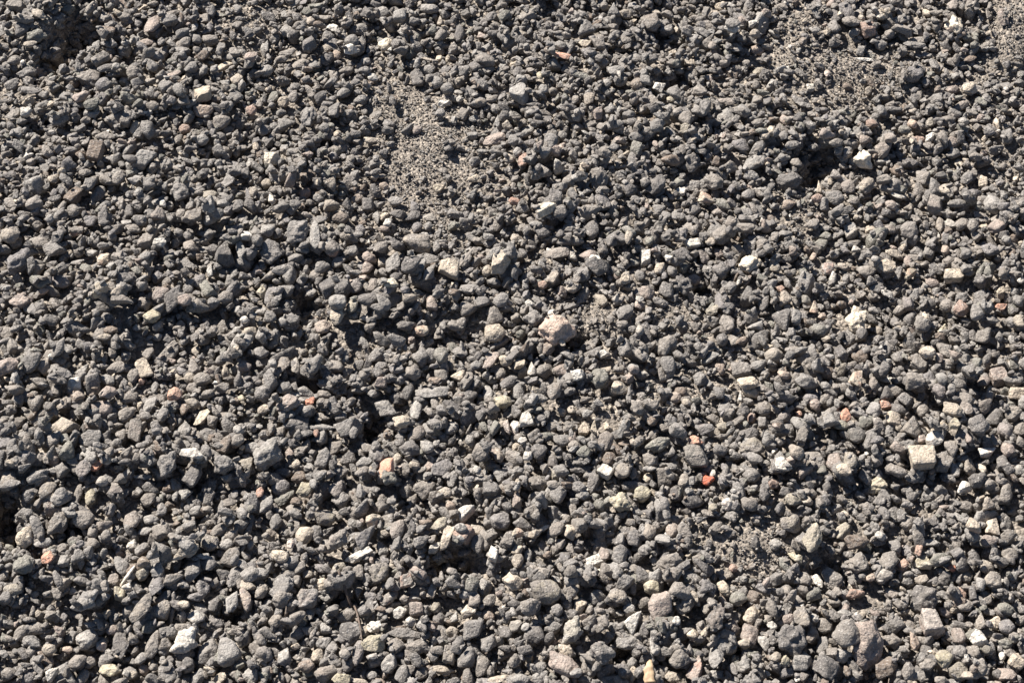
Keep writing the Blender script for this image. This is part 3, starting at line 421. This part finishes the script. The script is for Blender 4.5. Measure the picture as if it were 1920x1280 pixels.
def rock(kind, seed, sub):
    """unit stone: planes cut a ball (the power says how sharp the edges stay), then lumps, chips and grain"""
    r = np.random.default_rng(seed)
    v, f = ICO[sub]
    nplanes, power, lo, hi, lump, grain = {
        'r': (20, 13, .84, 1.02, .05, .022), 'a': (11, 44, .58, 1.0, .035, .026), 'b': (8, 44, .68, .95, .03, .024),
        'p': (7, 44, .46, 1.0, .035, .026), 'j': (15, 22, .66, 1.0, .12, .06), 'f': (12, 36, .64, 1.0, .04, .024)}[kind]
    d = r.normal(size=(nplanes, 3)); d /= np.linalg.norm(d, axis=1)[:, None]
    if kind == 'b':
        ax = np.concatenate([np.eye(3), -np.eye(3)]) + r.normal(size=(6, 3)) * .17
        d = np.concatenate([ax, d[:4]]); d /= np.linalg.norm(d, axis=1)[:, None]
        off = np.concatenate([r.uniform(.66, .84, 6), r.uniform(.9, 1.15, 4)])
    elif kind == 'p':
        ax = np.array([[1, 1, .1], [1, -1, .1], [-1, .1, 0], [.1, 0, 1], [0, 0, -1]]) + r.normal(size=(5, 3)) * .2
        d = np.concatenate([ax, d]); d /= np.linalg.norm(d, axis=1)[:, None]
        off = np.concatenate([r.uniform(.5, .62, 5), r.uniform(.62, 1.1, nplanes)])
    else:
        # spread the planes so that none of them leaves a spike
        gold = np.array([[math.cos(i * 2.39996) * math.sqrt(1 - z * z), math.sin(i * 2.39996) * math.sqrt(1 - z * z), z]
                         for i, z in enumerate(np.linspace(-.92, .92, nplanes))])
        d = gold + r.normal(size=(nplanes, 3)) * .28
        d /= np.linalg.norm(d, axis=1)[:, None]
        off = r.uniform(lo, hi, nplanes)
    s = np.maximum(v @ d.T, 0) / off
    rad = (s ** power).sum(1) ** (-1.0 / power)
    rad = np.minimum(rad, 1.6)
    rad *= 1 + wavy(v, r, 7, 3.0, lump) + wavy(v, r, 9, 8.0, lump * .45) + wavy(v, r, 10, 17.0, grain * .7)
    p = v * rad[:, None]
    if kind == 'j':                       # bites and pits
        for _ in range(7):
            c = r.normal(size=3); c /= np.linalg.norm(c)
            p *= (1 - .20 * np.exp(-((v - c) ** 2).sum(1) / .045))[:, None]
    else:
        for _ in range(3):                # small chips
            c = r.normal(size=3); c /= np.linalg.norm(c)
            p *= (1 - .10 * np.exp(-((v - c) ** 2).sum(1) / .05))[:, None]
    mn, mx = p.min(0), p.max(0)
    p = (p - (mn + mx) / 2) / ((mx - mn) / 2)
    return p, f

def mesh_from(name, v, f, mat, smooth=True):
    me = bpy.data.meshes.new(name)
    me.from_pydata([tuple(a) for a in v], [], [tuple(int(i) for i in q) for q in f])
    me.materials.append(mat)
    if smooth:
        me.polygons.foreach_set("use_smooth", [True] * len(me.polygons))
    me.update()
    return me

# ------------------------------------------------------------------ lie of the land
RES = 0.0015
GX0, GX1, GY0, GY1 = -0.84, 0.84, -0.52, 0.68
nx = int((GX1 - GX0) / RES); ny = int((GY1 - GY0) / RES)
gx = GX0 + (np.arange(nx) + .5) * RES
gy = GY0 + (np.arange(ny) + .5) * RES
XX, YY = np.meshgrid(gx, gy, indexing='ij')

# hollows and humps seen in the picture: px py, half length and half breadth in picture pixels, angle, metres
HOLLOWS = [(138, 84, 80, 30, 42, -.019), (82, 243, 26, 18, 20, -.012), (245, 292, 26, 20, 0, -.014), (688, 72, 18, 16, 0, -.011), (930, 142, 14, 22, 0, -.011),
    (1268, 165, 26, 26, -30, -.016), (1522, 312, 44, 34, 10, -.015), (1640, 262, 26, 22, 0, -.010), (1322, 540, 30, 24, 0, -.013), (1150, 500, 20, 20, 0, -.010),
    (1745, 602, 36, 26, -30, -.015), (14, 985, 24, 50, 0, -.022), (132, 1000, 24, 26, 0, -.012), (78, 1062, 26, 14, 0, -.012), (632, 1128, 40, 24, 0, -.016),
    (845, 1070, 40, 30, 0, -.018), (1085, 655, 34, 18, 0, -.014), (1555, 1070, 32, 24, 0, -.014), (1762, 1140, 24, 20, 0, -.012), (850, 642, 50, 18, 0, -.012),
    (575, 580, 28, 40, 0, -.014), (860, 858, 60, 16, 10, -.012), (700, 790, 34, 30, 0, -.016), (150, 815, 30, 18, 0, -.012), (590, 720, 60, 20, 0, -.012),
    (440, 1160, 34, 26, 0, -.014), (1170, 1240, 60, 22, 0, -.016), (1385, 1190, 16, 50, 0, -.014), (385, 1225, 30, 26, 0, -.012), (1600, 660, 20, 40, 0, -.012),
    (1770, 1200, 30, 18, 0, -.012), (310, 345, 26, 24, 0, -.010), (370, 920, 20, 30, 0, -.010), (500, 355, 24, 24, 0, -.012), (900, 745, 40, 20, 0, -.010),
    (1400, 890, 60, 18, -20, -.010), (1200, 60, 30, 16, 0, -.009), (1010, 60, 30, 18, 0, -.009), (1560, 560, 18, 12, 0, -.010), (290, 700, 26, 12, 0, -.010),
    (85, 55, 60, 34, 38, .010), (1500, 262, 60, 24, 0, .006), (1235, 128, 36, 20, 0, .007), (840, 1020, 60, 22, 0, .006), (640, 1085, 50, 22, 0, .006), (20, 905, 60, 40, 0, .008)]
# patches of fine grit
FINE = [(805, 300, 105, 160, 1.0), (745, 185, 60, 60, .8), (870, 350, 60, 70, .8), (1900, 70, 60, 100, 1.5), (450, 30, 60, 50, .8), (1600, 130, 110, 40, .8), (1690, 150, 90, 40, .8),
    (1500, 60, 50, 60, .8), (1130, 610, 60, 50, .95), (1260, 600, 60, 50, .6), (1050, 555, 50, 26, .8), (1400, 1030, 70, 75, .8), (1330, 980, 60, 50, .6), (1500, 420, 60, 40, .8),
    (1530, 400, 40, 50, .6), (1090, 770, 90, 40, .6), (1200, 760, 60, 40, .5), (1290, 750, 70, 40, .5), (860, 250, 50, 80, .6), (1880, 300, 60, 80, .7), (1850, 180, 60, 70, .6),
    (1440, 130, 60, 60, .6), (60, 180, 70, 30, .5), (520, 170, 50, 40, .5), (1720, 940, 90, 40, .5), (1640, 1150, 60, 30, .5), (120, 1000, 30, 20, .2), (1600, 180, 100, 40, .6), (960, 420, 40, 60, .4)]

PXG, PYG, DEPG = to_px(XX, YY, np.zeros_like(XX))

def blob(px, py, a, b, ang, steep=False):
    t = math.radians(ang)
    u = (PXG - px) * math.cos(t) - (PYG - py) * math.sin(t)
    v = (PXG - px) * math.sin(t) + (PYG - py) * math.cos(t)
    r2 = (u / a) ** 2 + (v / b) ** 2
    return np.exp(-r2 * r2 * .8) if steep else np.exp(-r2)

def land(x, y):
    s = np.zeros_like(x)
    r = np.random.default_rng(5)
    for f, amp, n in ((9, .0050, 7), (24, .0034, 9), (60, .0020, 9)):
        for _ in range(n):
            k = r.normal(size=2) * f
            s += np.sin(x * k[0] + y * k[1] + r.uniform(0, 6.28)) * amp / math.sqrt(n)
    return s

H = land(XX, YY)
PIT = np.zeros_like(H)
for px, py, a, b, ang, h in HOLLOWS:
    g = blob(px, py, a, b, ang, h < 0)
    H += g * h * (1.95 if h < -.0125 else 1.45 if h < 0 else 1.2)
    if h < 0: PIT = np.maximum(PIT, g * min(1, -h / .012))
FN = np.zeros_like(H)
for px, py, a, b, s in FINE:
    FN = np.maximum(FN, s * blob(px, py, a, b, 0))
r_ = np.random.default_rng(8)
nz = np.zeros_like(H)
for _ in range(10):
    k = r_.normal(size=2) * 30
    nz += np.sin(XX * k[0] + YY * k[1] + r_.uniform(0, 6.28))
inframe = (PXG > -30) & (PXG < 1950) & (PYG > -30) & (PYG < 1310)
FN = np.where(inframe, FN, np.clip(nz / 9 - .1, 0, .8))
FN = np.clip(FN + np.clip(nz / 20, -.12, .15), 0, 1.2)
H += np.clip(FN - .3, 0, .6) * .006 + np.clip(FN - .85, 0, .4) * .02
H0 = H.copy()

# ------------------------------------------------------------------ ground: one sheet to the horizon
outer = [.9, 1.0, 1.15, 1.4, 1.8, 2.5, 4, 7, 14, 40, 110]
sx = [-a for a in outer[::-1]] + list(np.arange(GX0 + .003, GX1, .0045)) + outer
sy = [-a + .1 for a in outer[::-1]] + list(np.arange(GY0 + .003, GY1, .0045)) + outer
gv = []
for a in sx:
    i = int((a - GX0) / RES)
    for b in sy:
        j = int((b - GY0) / RES)
        z = H0[i, j] if 0 <= i < nx and 0 <= j < ny else 0.0
        gv.append((a, b, z - .0012))
gf = []
m_ = len(sy)
for i in range(len(sx) - 1):
    for j in range(m_ - 1):
        gf.append((i * m_ + j, (i + 1) * m_ + j, (i + 1) * m_ + j + 1, i * m_ + j + 1))
ground = bpy.data.objects.new("ground", mesh_from("ground", gv, gf, ground_material()))
ground["kind"] = "structure"
COL.objects.link(ground)

# ------------------------------------------------------------------ letting stones come to rest
def patch(x, y, R):
    i0 = max(int((x - R - GX0) / RES), 0); i1 = min(int((x + R - GX0) / RES) + 1, nx)
    j0 = max(int((y - R - GY0) / RES), 0); j1 = min(int((y + R - GY0) / RES) + 1, ny)
    return i0, i1, j0, j1

def settle(x, y, a, b, c, ca, sa, q):
    """height at which an ellipsoid's centre rests on the heap; q: how far it pushes the highest points aside"""
    R = max(a, b)
    i0, i1, j0, j1 = patch(x, y, R)
    if i1 - i0 < 1 or j1 - j0 < 1:
        return None
    dx = gx[i0:i1, None] - x; dy = gy[None, j0:j1] - y
    e = ((dx * ca + dy * sa) / a) ** 2 + ((dy * ca - dx * sa) / b) ** 2
    m = e < 1
    if not m.any():
        return None
    prof = c * np.sqrt(np.maximum(1 - e, 0))
    s = (H[i0:i1, j0:j1] + prof)[m]
    k = int(q * (len(s) - 1))
    return np.partition(s, k)[k], (i0, i1, j0, j1, m, prof)

def lay(z, fp):
    i0, i1, j0, j1, m, prof = fp
    sub = H[i0:i1, j0:j1]
    np.maximum(sub, np.where(m, z + prof * .92, -9), out=sub)

POINTS = []     # everything that stays gravel: x y z a b c euler colour kind

# kinds of the shapes in the gravel and how often they come
KINDS = ['r', 'a', 'b', 'p', 'j', 'f']
def grit_colour(r):
    u = r.random()
    code = 'g' if u < .22 else 't' if u < .62 else 'l' if u < .95 else 'd' if u < .965 else 'p' if u < .98 else 'k' if u < .998 else 'w'
    return colour_of(code) * r.uniform(.82, 1.04) * np.array((1.01, 1.0, .985))

def gravel_colour(r):
    u = r.random()
    code = 'd' if u < .16 else 'g' if u < .55 else 't' if u < .80 else 'v' if u < .84 else 'n' if u < .88 else 'l' if u < .945 else 'b' if u < .965 else 'k' if u < .98 else 'p' if u < .994 else 'w' if u < .997 else 't'
    return colour_of(code) * r.uniform(.85, 1.15)

def scatter(n, med, sig, lo, hi, tries, q, avoid=None, pit=.12, thin=.72, where=None):
    xs = rng.uniform(GX0 + .01, GX1 - .01, n * tries); ys = rng.uniform(GY0 + .01, GY1 - .01, n * tries)
    if where is not None:
        ii, jj = np.nonzero(where); pk = rng.integers(len(ii), size=n * tries)
        xs = gx[ii[pk]]; ys = gy[jj[pk]]
    d = np.clip(med * np.exp(rng.normal(size=n) * sig), lo, hi)
    d = np.sort(d)[::-1]
    for k in range(n):
        best = None
        th = rng.uniform(0, math.pi); ca, sa = math.cos(th), math.sin(th)
        el = rng.uniform(.58, 1.0)
        x0, y0 = xs[k * tries], ys[k * tries]
        i, j = int((x0 - GX0) / RES), int((y0 - GY0) / RES)
        fn = FN[i, j]
        if rng.random() < max(PIT[i, j] * pit, min(fn, 1) * thin): continue
        far = not inframe[i, j]
        a = d[k] / 2 * (1 - .5 * min(fn, 1)); b = a * el; c = a * rng.uniform(.42, .88)
        a *= rng.uniform(1.0, 1.42)
        pitted = PIT[i, j] > .04
        for t in range(1 if far or pitted else tries):
            if t == 0: x, y = x0, y0
            else:
                x, y = x0 + rng.normal() * a * 1.6, y0 + rng.normal() * a * 1.6
            s = settle(x, y, a, b, c, ca, sa, .45 if pitted else q)
            if s is None: continue
            if avoid is not None:
                px, py, dep = to_px(x, y, s[0])
                if avoid(px, py, a * FPX / dep): continue
            rel = s[0] - H0[min(max(int((x - GX0) / RES), 0), nx - 1), min(max(int((y - GY0) / RES), 0), ny - 1)]
            if best is None or rel < best[0]:
                best = (rel, x, y, s)
        if best is None: continue
        _, x, y, s = best
        lay(s[0], s[1])
        kind = KINDS[int(rng.choice(6, p=[.11, .40, .16, .15, .12, .06]))]
        POINTS.append((x, y, s[0], a * 1.08, b * 1.08, c * 1.08, rng.normal() * .42, rng.normal() * .42, th, gravel_colour(rng), kind))

# first layer: the bed
scatter(46000, .0061, .44, .0030, .017, 2, .86, None, 0, .8)
scatter(1900, .0066, .35, .0030, .011, 1, .5, None, 0, 0, PIT > .12)

# ------------------------------------------------------------------ the stones of the survey
ents = []
for sheet, text in SURVEY.items():
    ox, oy = (sheet % 4) * 480, (sheet // 4) * 320
    for raw in text.replace('\n', ';').split(';'):
        raw = raw.strip()
        if not raw: continue
        head, _, nick = raw.partition('*')
        f = head.split()
        x, y, L, S, ang = (float(v) for v in f[:5])
        ents.append(dict(px=ox + x / 4, py=oy + y / 4, L=L / 4, S=S / 4, ang=ang, col=f[5], shp=f[6], nick=nick.strip() or None))
ents.sort(key=lambda e: -(e['L'] * e['S'] * ((3.6 if e['col'][0] in 'wpyo' else 2.4) if e['nick'] else 1)))
kept = []
for e in ents:
    if any(math.hypot(e['px'] - k['px'], e['py'] - k['py']) < .30 * (e['S'] + k['S']) for k in kept if abs(e['px'] - k['px']) < 60):
        continue
    kept.append(e)
ents = kept
N_SINGLE = 312
for i, e in enumerate(ents): e['single'] = i < N_SINGLE
MASK = np.zeros((480, 320), bool)        # picture area taken by surveyed stones, at a quarter of its pixels
mpx = (np.arange(480) + .5) * 4; mpy = (np.arange(320) + .5) * 4
for e in sorted(ents, key=lambda e: -e['L'] * e['S']):
    t = math.radians(e['ang'])
    # picture ellipse -> ground ellipse (the ground is foreshortened along y)
    gxv = np.array([math.cos(t), math.sin(t) / CP]); lx = np.linalg.norm(gxv)
    th = math.atan2(gxv[1], gxv[0])
    gyv = np.array([-math.sin(t), math.cos(t) / CP]); ly = np.linalg.norm(gyv)
    flat = {'f': .50, 'r': .74, 'b': .80, 'a': .74, 'p': .80, 'j': .80}[e['shp']]
    x, y, dep = to_ground(e['px'], e['py'], .006)
    m = dep / FPX
    a = e['L'] / 2 * m * (1 + (lx - 1) * .55); b = e['S'] / 2 * m * (1 + (ly - 1) * .55)
    c = flat * min(b, math.sqrt(a * b))
    z = .006
    q = .62 if e['L'] > 22 else .72
    if e['col'][0] in 'wpoy' or e['nick']: q += .10
    if e['single']: q += .12
    if e['S'] < 16: q = max(q, .90)
    if e['nick'] in ('cream wedge with brown underside', 'olive brown stone', 'white quartz lump', 'smooth whitish pebble', 'rust red slab', 'peach shark-fin chip', 'cream pyramid pebble', 'orange-brown kite', 'cream wedge pebble', 'tall peach chip', 'big pink stone', 'pink and white sliver', 'bright orange red chip'): q = 1.0
    for _ in range(3):
        x, y, dep = to_ground(e['px'], e['py'], z)
        s = settle(x, y, a, b, c, math.cos(th), math.sin(th), q)
        if s is None: break
        z = s[0]
    if s is None: e['single'] = False; e['pos'] = None; continue
    lay(z, s[1])
    e['pos'] = (x, y, z); e['abc'] = (a, b, c); e['th'] = th
    i0, i1 = int(max(e['px'] - e['L'], 0) / 4), int(min(e['px'] + e['L'], 1919) / 4) + 1
    j0, j1 = int(max(e['py'] - e['L'], 0) / 4), int(min(e['py'] + e['L'], 1279) / 4) + 1
    u = mpx[i0:i1, None] - e['px']; v = -(mpy[None, j0:j1] - e['py'])
    el = ((u * math.cos(t) + v * math.sin(t)) / (e['L'] / 2)) ** 2 + ((v * math.cos(t) - u * math.sin(t)) / (e['S'] / 2)) ** 2
    MASK[i0:i1, j0:j1] |= el < .92

def avoid(px, py, r):
    for dx, dy in ((0, 0), (.75, 0), (-.75, 0), (0, .75), (0, -.75)):
        i, j = int((px + dx * r) / 4), int((py + dy * r) / 4)
        if 0 <= i < 480 and 0 <= j < 320 and MASK[i, j]:
            return True
    return False

# second layer: between and against the surveyed stones
scatter(22000, .0052, .44, .0026, .0130, 3, .90, avoid)
scatter(11000, .0038, .34, .0022, .0075, 3, .90, avoid, 0)

# ------------------------------------------------------------------ grit
GRIT = []
def grit(n, lo, hi, want, sink):
    x = rng.uniform(GX0 + .004, GX1 - .004, n); y = rng.uniform(GY0 + .004, GY1 - .004, n)
    i = ((x - GX0) / RES).astype(int); j = ((y - GY0) / RES).astype(int)
    h = H[i, j]
    px, py, dep = to_px(x, y, h)
    mi = np.clip((px / 4).astype(int), 0, 479); mj = np.clip((py / 4).astype(int), 0, 319)
    inside = (px >= 0) & (px < 1920) & (py >= 0) & (py < 1280)
    rise = h - H0[i, j]
    ok = (rng.random(n) < want(FN[i, j], rise, PIT[i, j])) & ~(inside & MASK[mi, mj])
    x, y, h = x[ok], y[ok], h[ok]
    r = rng.uniform(lo, hi, len(x)) / 2
    for k in range(len(x)):
        GRIT.append((x[k], y[k], h[k] + r[k] * sink, r[k] * rng.uniform(.9, 1.4), r[k] * rng.uniform(.7, 1.1), r[k] * rng.uniform(.6, .9),
                     rng.normal() * .4, rng.normal() * .4, rng.uniform(0, 6.28), grit_colour(rng), 'a'))
grit(120000, .0012, .0023, lambda f, r, p: np.clip(.03 + f * .95 - r * 9, 0, 1) + p * .3, -.5)
grit(260000, .0009, .0019, lambda f, r, p: np.clip(.01 + f * 1.0 - r * 8, 0, 1) + p * .3, -.5)
grit(150000, .0022, .0056, lambda f, r, p: np.clip(p - .03, 0, 1) * .95 * (r < .012), .1)
# beyond the surveyed bed, the same gravel goes on
def outskirts(n, lo, hi, far):
    out = []
    x = rng.uniform(-far, far, n); y = rng.uniform(-far * .7, far * .9, n)
    ok = ~((x > GX0 + .01) & (x < GX1 - .01) & (y > GY0 + .01) & (y < GY1 - .01))
    for a_, b_ in zip(x[ok], y[ok]):
        r = math.exp(rng.normal() * .35) * .0042; r = min(max(r, lo), hi)
        out.append((a_, b_, r * rng.uniform(-.1, .7), r * 1.2, r, r * .75, rng.normal() * .3, rng.normal() * .3, rng.uniform(0, 6.28), gravel_colour(rng),
                    KINDS[int(rng.integers(6))]))
    return out
POINTS += outskirts(60000, .002, .009, 1.45)

# ------------------------------------------------------------------ single stones: objects, names, labels
NSHAPE = {'r': 9, 'a': 12, 'b': 7, 'p': 8, 'j': 9, 'f': 7}
SHAPES = {k: [mesh_from(f"stone_shape_{SNAME[k]}", *rock(k, 100 * ord(k) + i, 4), MAT_STONE) for i in range(n)] for k, n in NSHAPE.items()}

singles = [e for e in ents if e.get('single') and e['pos'] is not None]
marks = [e for e in singles if e['nick']]

def relation(e, m):
    dx, dy = m['px'] - e['px'], m['py'] - e['py']
    d = math.hypot(dx, dy)
    k = int(round(math.atan2(dy, dx) / (math.pi / 4))) % 8      # where the mark lies as seen from e: 0 right, 2 below
    word = ['left of', 'above left of', 'above', 'above right of', 'right of', 'below right of', 'below', 'below left of'][k]
    near = d < .75 * (e['L'] + e['S'] + m['L'] + m['S']) / 2
    return ('just ' if near else '') + word, d

used = set()
def describe(e):
    if e['nick']:
        base = e['nick']
    else:
        size = 'big ' if e['L'] * e['S'] > 1100 else 'small ' if e['L'] * e['S'] < 420 else ''
        long_ = 'long ' if e['L'] / e['S'] > 1.75 and e['shp'] != 'p' else ''
        base = f"{size}{long_}{CNAME[e['col'][0]]} {SNAME[e['shp']]} stone"
    near = sorted((m for m in marks if m is not e), key=lambda m: math.hypot(m['px'] - e['px'], m['py'] - e['py']))
    for m in near[:8]:
        rel, d = relation(e, m)
        s = f"{base} {rel} the {m['nick']}"
        if (base, rel, m['nick']) not in used and len(s.split()) <= 16:
            used.add((base, rel, m['nick']))
            return s
    return base + " among smaller gravel"

protos = {}
def place_stone(e):
    k = e['shp']
    me = SHAPES[k][int(rng.integers(len(SHAPES[k])))]
    key = me.name
    o = protos.get(key)
    if o is None:
        o = bpy.data.objects.new("stone", me); protos[key] = o
    else:
        o = o.copy()
    o.location = e['pos']
    flip = math.pi if rng.random() < .5 and k != 'p' else 0.0
    o.rotation_euler = (rng.normal() * .14, rng.normal() * .10, e['th'] + flip)
    o.scale = tuple(v * 1.06 for v in e['abc'])
    g = rng.uniform(.92, 1.10)
    c = colour_of(e['col'][0], e['nick'] is None) * g
    o.color = (*c, 1.0)
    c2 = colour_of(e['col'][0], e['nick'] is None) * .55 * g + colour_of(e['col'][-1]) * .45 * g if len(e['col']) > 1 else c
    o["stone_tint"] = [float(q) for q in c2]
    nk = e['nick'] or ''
    o["stone_end"] = -1.0 if any(q in nk for q in ('base', 'foot', 'belly', 'bellied', 'underside', 'root')) else 1.0 if any(q in nk for q in ('cap', 'topped', 'crust', 'top')) else 0.0  # negative paints warm bounce light on the underside; positive tints the top
    o["label"] = describe(e)
    o["category"] = "stone" if e['L'] * e['S'] > 600 else "pebble"
    o["group"] = "loose stones lying on the gravel"
    COL.objects.link(o)
    return o

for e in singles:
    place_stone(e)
for e in ents:
    if e['pos'] is None or e.get('single'): continue
    a, b, c = e['abc']
    POINTS.append((*e['pos'], a * 1.06, b * 1.06, c * 1.06, rng.normal() * .14, rng.normal() * .10, e['th'], colour_of(e['col'], e['nick'] is None) * rng.uniform(.92, 1.1), e['shp']))

# ------------------------------------------------------------------ gravel and grit: one mass each, stones set on points
UNIT = .01
def mass(name, pts, shapes, sub):
    """one mesh that holds the stone shapes and one loose vertex per stone; the node tree sets a shape on every vertex"""
    V, F, PID, proto, table = [], [], [], 0, {}
    base = 0
    for k, seeds in shapes.items():
        table[k] = []
        for s in seeds:
            v, f = rock(k, s, sub)
            V.append(v * UNIT); F.append(f + base); PID += [proto] * len(v)
            base += len(v); table[k].append(proto); proto += 1
    nproto = base
    P = np.array([p[:3] for p in pts]); V.append(P)
    V = np.concatenate(V); F = np.concatenate(F)
    me = bpy.data.meshes.new(name)
    me.from_pydata(V.tolist(), [], F.tolist())
    me.polygons.foreach_set("use_smooth", [True] * len(me.polygons))
    nv = len(V)
    def attr(n, typ, arr, field):
        a = me.attributes.new(n, typ, 'POINT'); a.data.foreach_set(field, np.ascontiguousarray(arr).ravel())
    isp = np.zeros(nv, bool); isp[:nproto] = True
    attr("is_shape", 'BOOLEAN', isp, "value")
    pid = np.zeros(nv, np.int32); pid[:nproto] = PID
    pid[nproto:] = [table[p[10]][int(rng.integers(len(table[p[10]])))] for p in pts]
    attr("shape_id", 'INT', pid, "value")
    scl = np.ones((nv, 3), np.float32); scl[nproto:] = np.array([p[3:6] for p in pts]) / UNIT
    attr("stone_scale", 'FLOAT_VECTOR', scl, "vector")
    rot = np.zeros((nv, 3), np.float32); rot[nproto:] = np.array([p[6:9] for p in pts])
    attr("stone_turn", 'FLOAT_VECTOR', rot, "vector")
    colr = np.ones((nv, 4), np.float32); colr[nproto:, :3] = np.array([p[9] for p in pts])
    attr("stone_color", 'FLOAT_COLOR', colr, "color")
    seed = np.zeros(nv, np.float32); seed[nproto:] = rng.random(len(pts))
    attr("stone_seed", 'FLOAT', seed, "value")
    me.materials.append(MAT_GRAVEL)
    me.update()
    ob = bpy.data.objects.new(name, me)
    COL.objects.link(ob)
    g = bpy.data.node_groups.new(name + "_nodes", 'GeometryNodeTree')
    g.interface.new_socket("Geometry", in_out='INPUT', socket_type='NodeSocketGeometry')
    g.interface.new_socket("Geometry", in_out='OUTPUT', socket_type='NodeSocketGeometry')
    nd = g.nodes
    gi = nd.new('NodeGroupInput'); go = nd.new('NodeGroupOutput')
    def named(n, t):
        q = nd.new('GeometryNodeInputNamedAttribute'); q.data_type = t; q.inputs[0].default_value = n
        return q.outputs[0]
    sepg = nd.new('GeometryNodeSeparateGeometry'); sepg.domain = 'POINT'
    g.links.new(gi.outputs[0], sepg.inputs[0]); g.links.new(named("is_shape", 'BOOLEAN'), sepg.inputs[1])
    spl = nd.new('GeometryNodeSplitToInstances'); spl.domain = 'POINT'
    g.links.new(sepg.outputs[0], spl.inputs[0]); g.links.new(named("shape_id", 'INT'), spl.inputs["Group ID"])
    iop = nd.new('GeometryNodeInstanceOnPoints')
    g.links.new(sepg.outputs[1], iop.inputs["Points"]); g.links.new(spl.outputs[0], iop.inputs["Instance"])
    iop.inputs["Pick Instance"].default_value = True
    g.links.new(named("shape_id", 'INT'), iop.inputs["Instance Index"])
    e2r = nd.new('FunctionNodeEulerToRotation')
    g.links.new(named("stone_turn", 'FLOAT_VECTOR'), e2r.inputs[0])
    g.links.new(e2r.outputs[0], iop.inputs["Rotation"]); g.links.new(named("stone_scale", 'FLOAT_VECTOR'), iop.inputs["Scale"])
    g.links.new(iop.outputs[0], go.inputs[0])
    md = ob.modifiers.new("stones", 'NODES'); md.node_group = g
    ob["kind"] = "stuff"
    return ob

gravel = mass("gravel", POINTS, {k: [9000 + 100 * ord(k) + i for i in range(n)] for k, n in NSHAPE.items()}, 3)
gravel["label"] = "loose grey gravel covering the whole ground"
grit_ob = mass("grit", GRIT, {'a': [40 + i for i in range(10)]}, 2)
grit_ob["label"] = "fine dusty grit lying between the gravel stones"

# ------------------------------------------------------------------ dry plant bits among the stones
def ground_z(x, y, R=.004):
    i0, i1, j0, j1 = patch(x, y, R)
    return float(np.percentile(H[i0:i1, j0:j1], 75))

def stick(name, label, cat, path, radii, mat, flat=1.0, lift=(), sides=8):
    """a tapering, slightly knotty stalk through picture points, lying on the stones"""
    pts = []
    for k, (px, py) in enumerate(path):
        z = .01
        for _ in range(3):
            x, y, _d = to_ground(px, py, z); z = ground_z(x, y) + (lift[k] if k < len(lift) else .001)
        pts.append(Vector((x, y, z)))
    fine, rr = [], []
    n = len(pts)
    for k in range(n - 1):
        p0 = pts[max(k - 1, 0)]; p1 = pts[k]; p2 = pts[k + 1]; p3 = pts[min(k + 2, n - 1)]
        for q in range(6):
            u = q / 6
            fine.append(.5 * ((2 * p1) + (p2 - p0) * u + (2 * p0 - 5 * p1 + 4 * p2 - p3) * u * u + (3 * p1 - p0 - 3 * p2 + p3) * u ** 3))
            rr.append(radii[k] * (1 - u) + radii[k + 1] * u)
    fine.append(pts[-1]); rr.append(radii[-1])
    V, F = [], []
    for k, p in enumerate(fine):
        tg = (fine[min(k + 1, len(fine) - 1)] - fine[max(k - 1, 0)]).normalized()
        sd_ = tg.cross(Vector((0, 0, 1)))
        sd_ = sd_.normalized() if sd_.length > .05 else Vector((1, 0, 0))
        upv = sd_.cross(tg).normalized()
        for q in range(sides):
            a = 2 * math.pi * q / sides
            r = rr[k] * (1 + .12 * math.sin(k * 1.7 + q))
            V.append(p + sd_ * math.cos(a) * r + upv * math.sin(a) * r * flat)
    for k in range(len(fine) - 1):
        for q in range(sides):
            F.append((k * sides + q, k * sides + (q + 1) % sides, (k + 1) * sides + (q + 1) % sides, (k + 1) * sides + q))
    F.append(tuple(range(sides))[::-1]); F.append(tuple((len(fine) - 1) * sides + q for q in range(sides)))
    c = sum(V, Vector()) / len(V)
    o = bpy.data.objects.new(name, mesh_from(name, [v - c for v in V], F, mat))
    o.location = c
    o["label"] = label; o["category"] = cat
    COL.objects.link(o)

straw = plain_material("dry_straw", (.50, .43, .33), (.74, .67, .56), 300)
bark = plain_material("dry_bark", (.06, .045, .035), (.15, .105, .075), 400)
wood = plain_material("split_wood", (.26, .17, .095), (.50, .36, .22), 260)
stick("straw", "thin pale dry straw lying slanted across grey gravel", "straw", [(227, 1099), (236, 1084), (246, 1070), (253, 1061)], [.0010, .0014, .0012, .0006], straw)
stick("root", "thin dark curved root with a pale upper end", "root", [(640, 1102), (655, 1112), (663, 1132), (672, 1158), (679, 1200)], [.0010, .0009, .0008, .0007, .0004], bark, lift=(.003, .003, .002, .002, .001))
stick("wood_splinter", "brown two-tone wood splinter standing upright among stones", "splinter", [(1219, 1276), (1217, 1255), (1220, 1236)], [.0040, .0036, .0010], wood, flat=.45, lift=(.003, .006, .008))
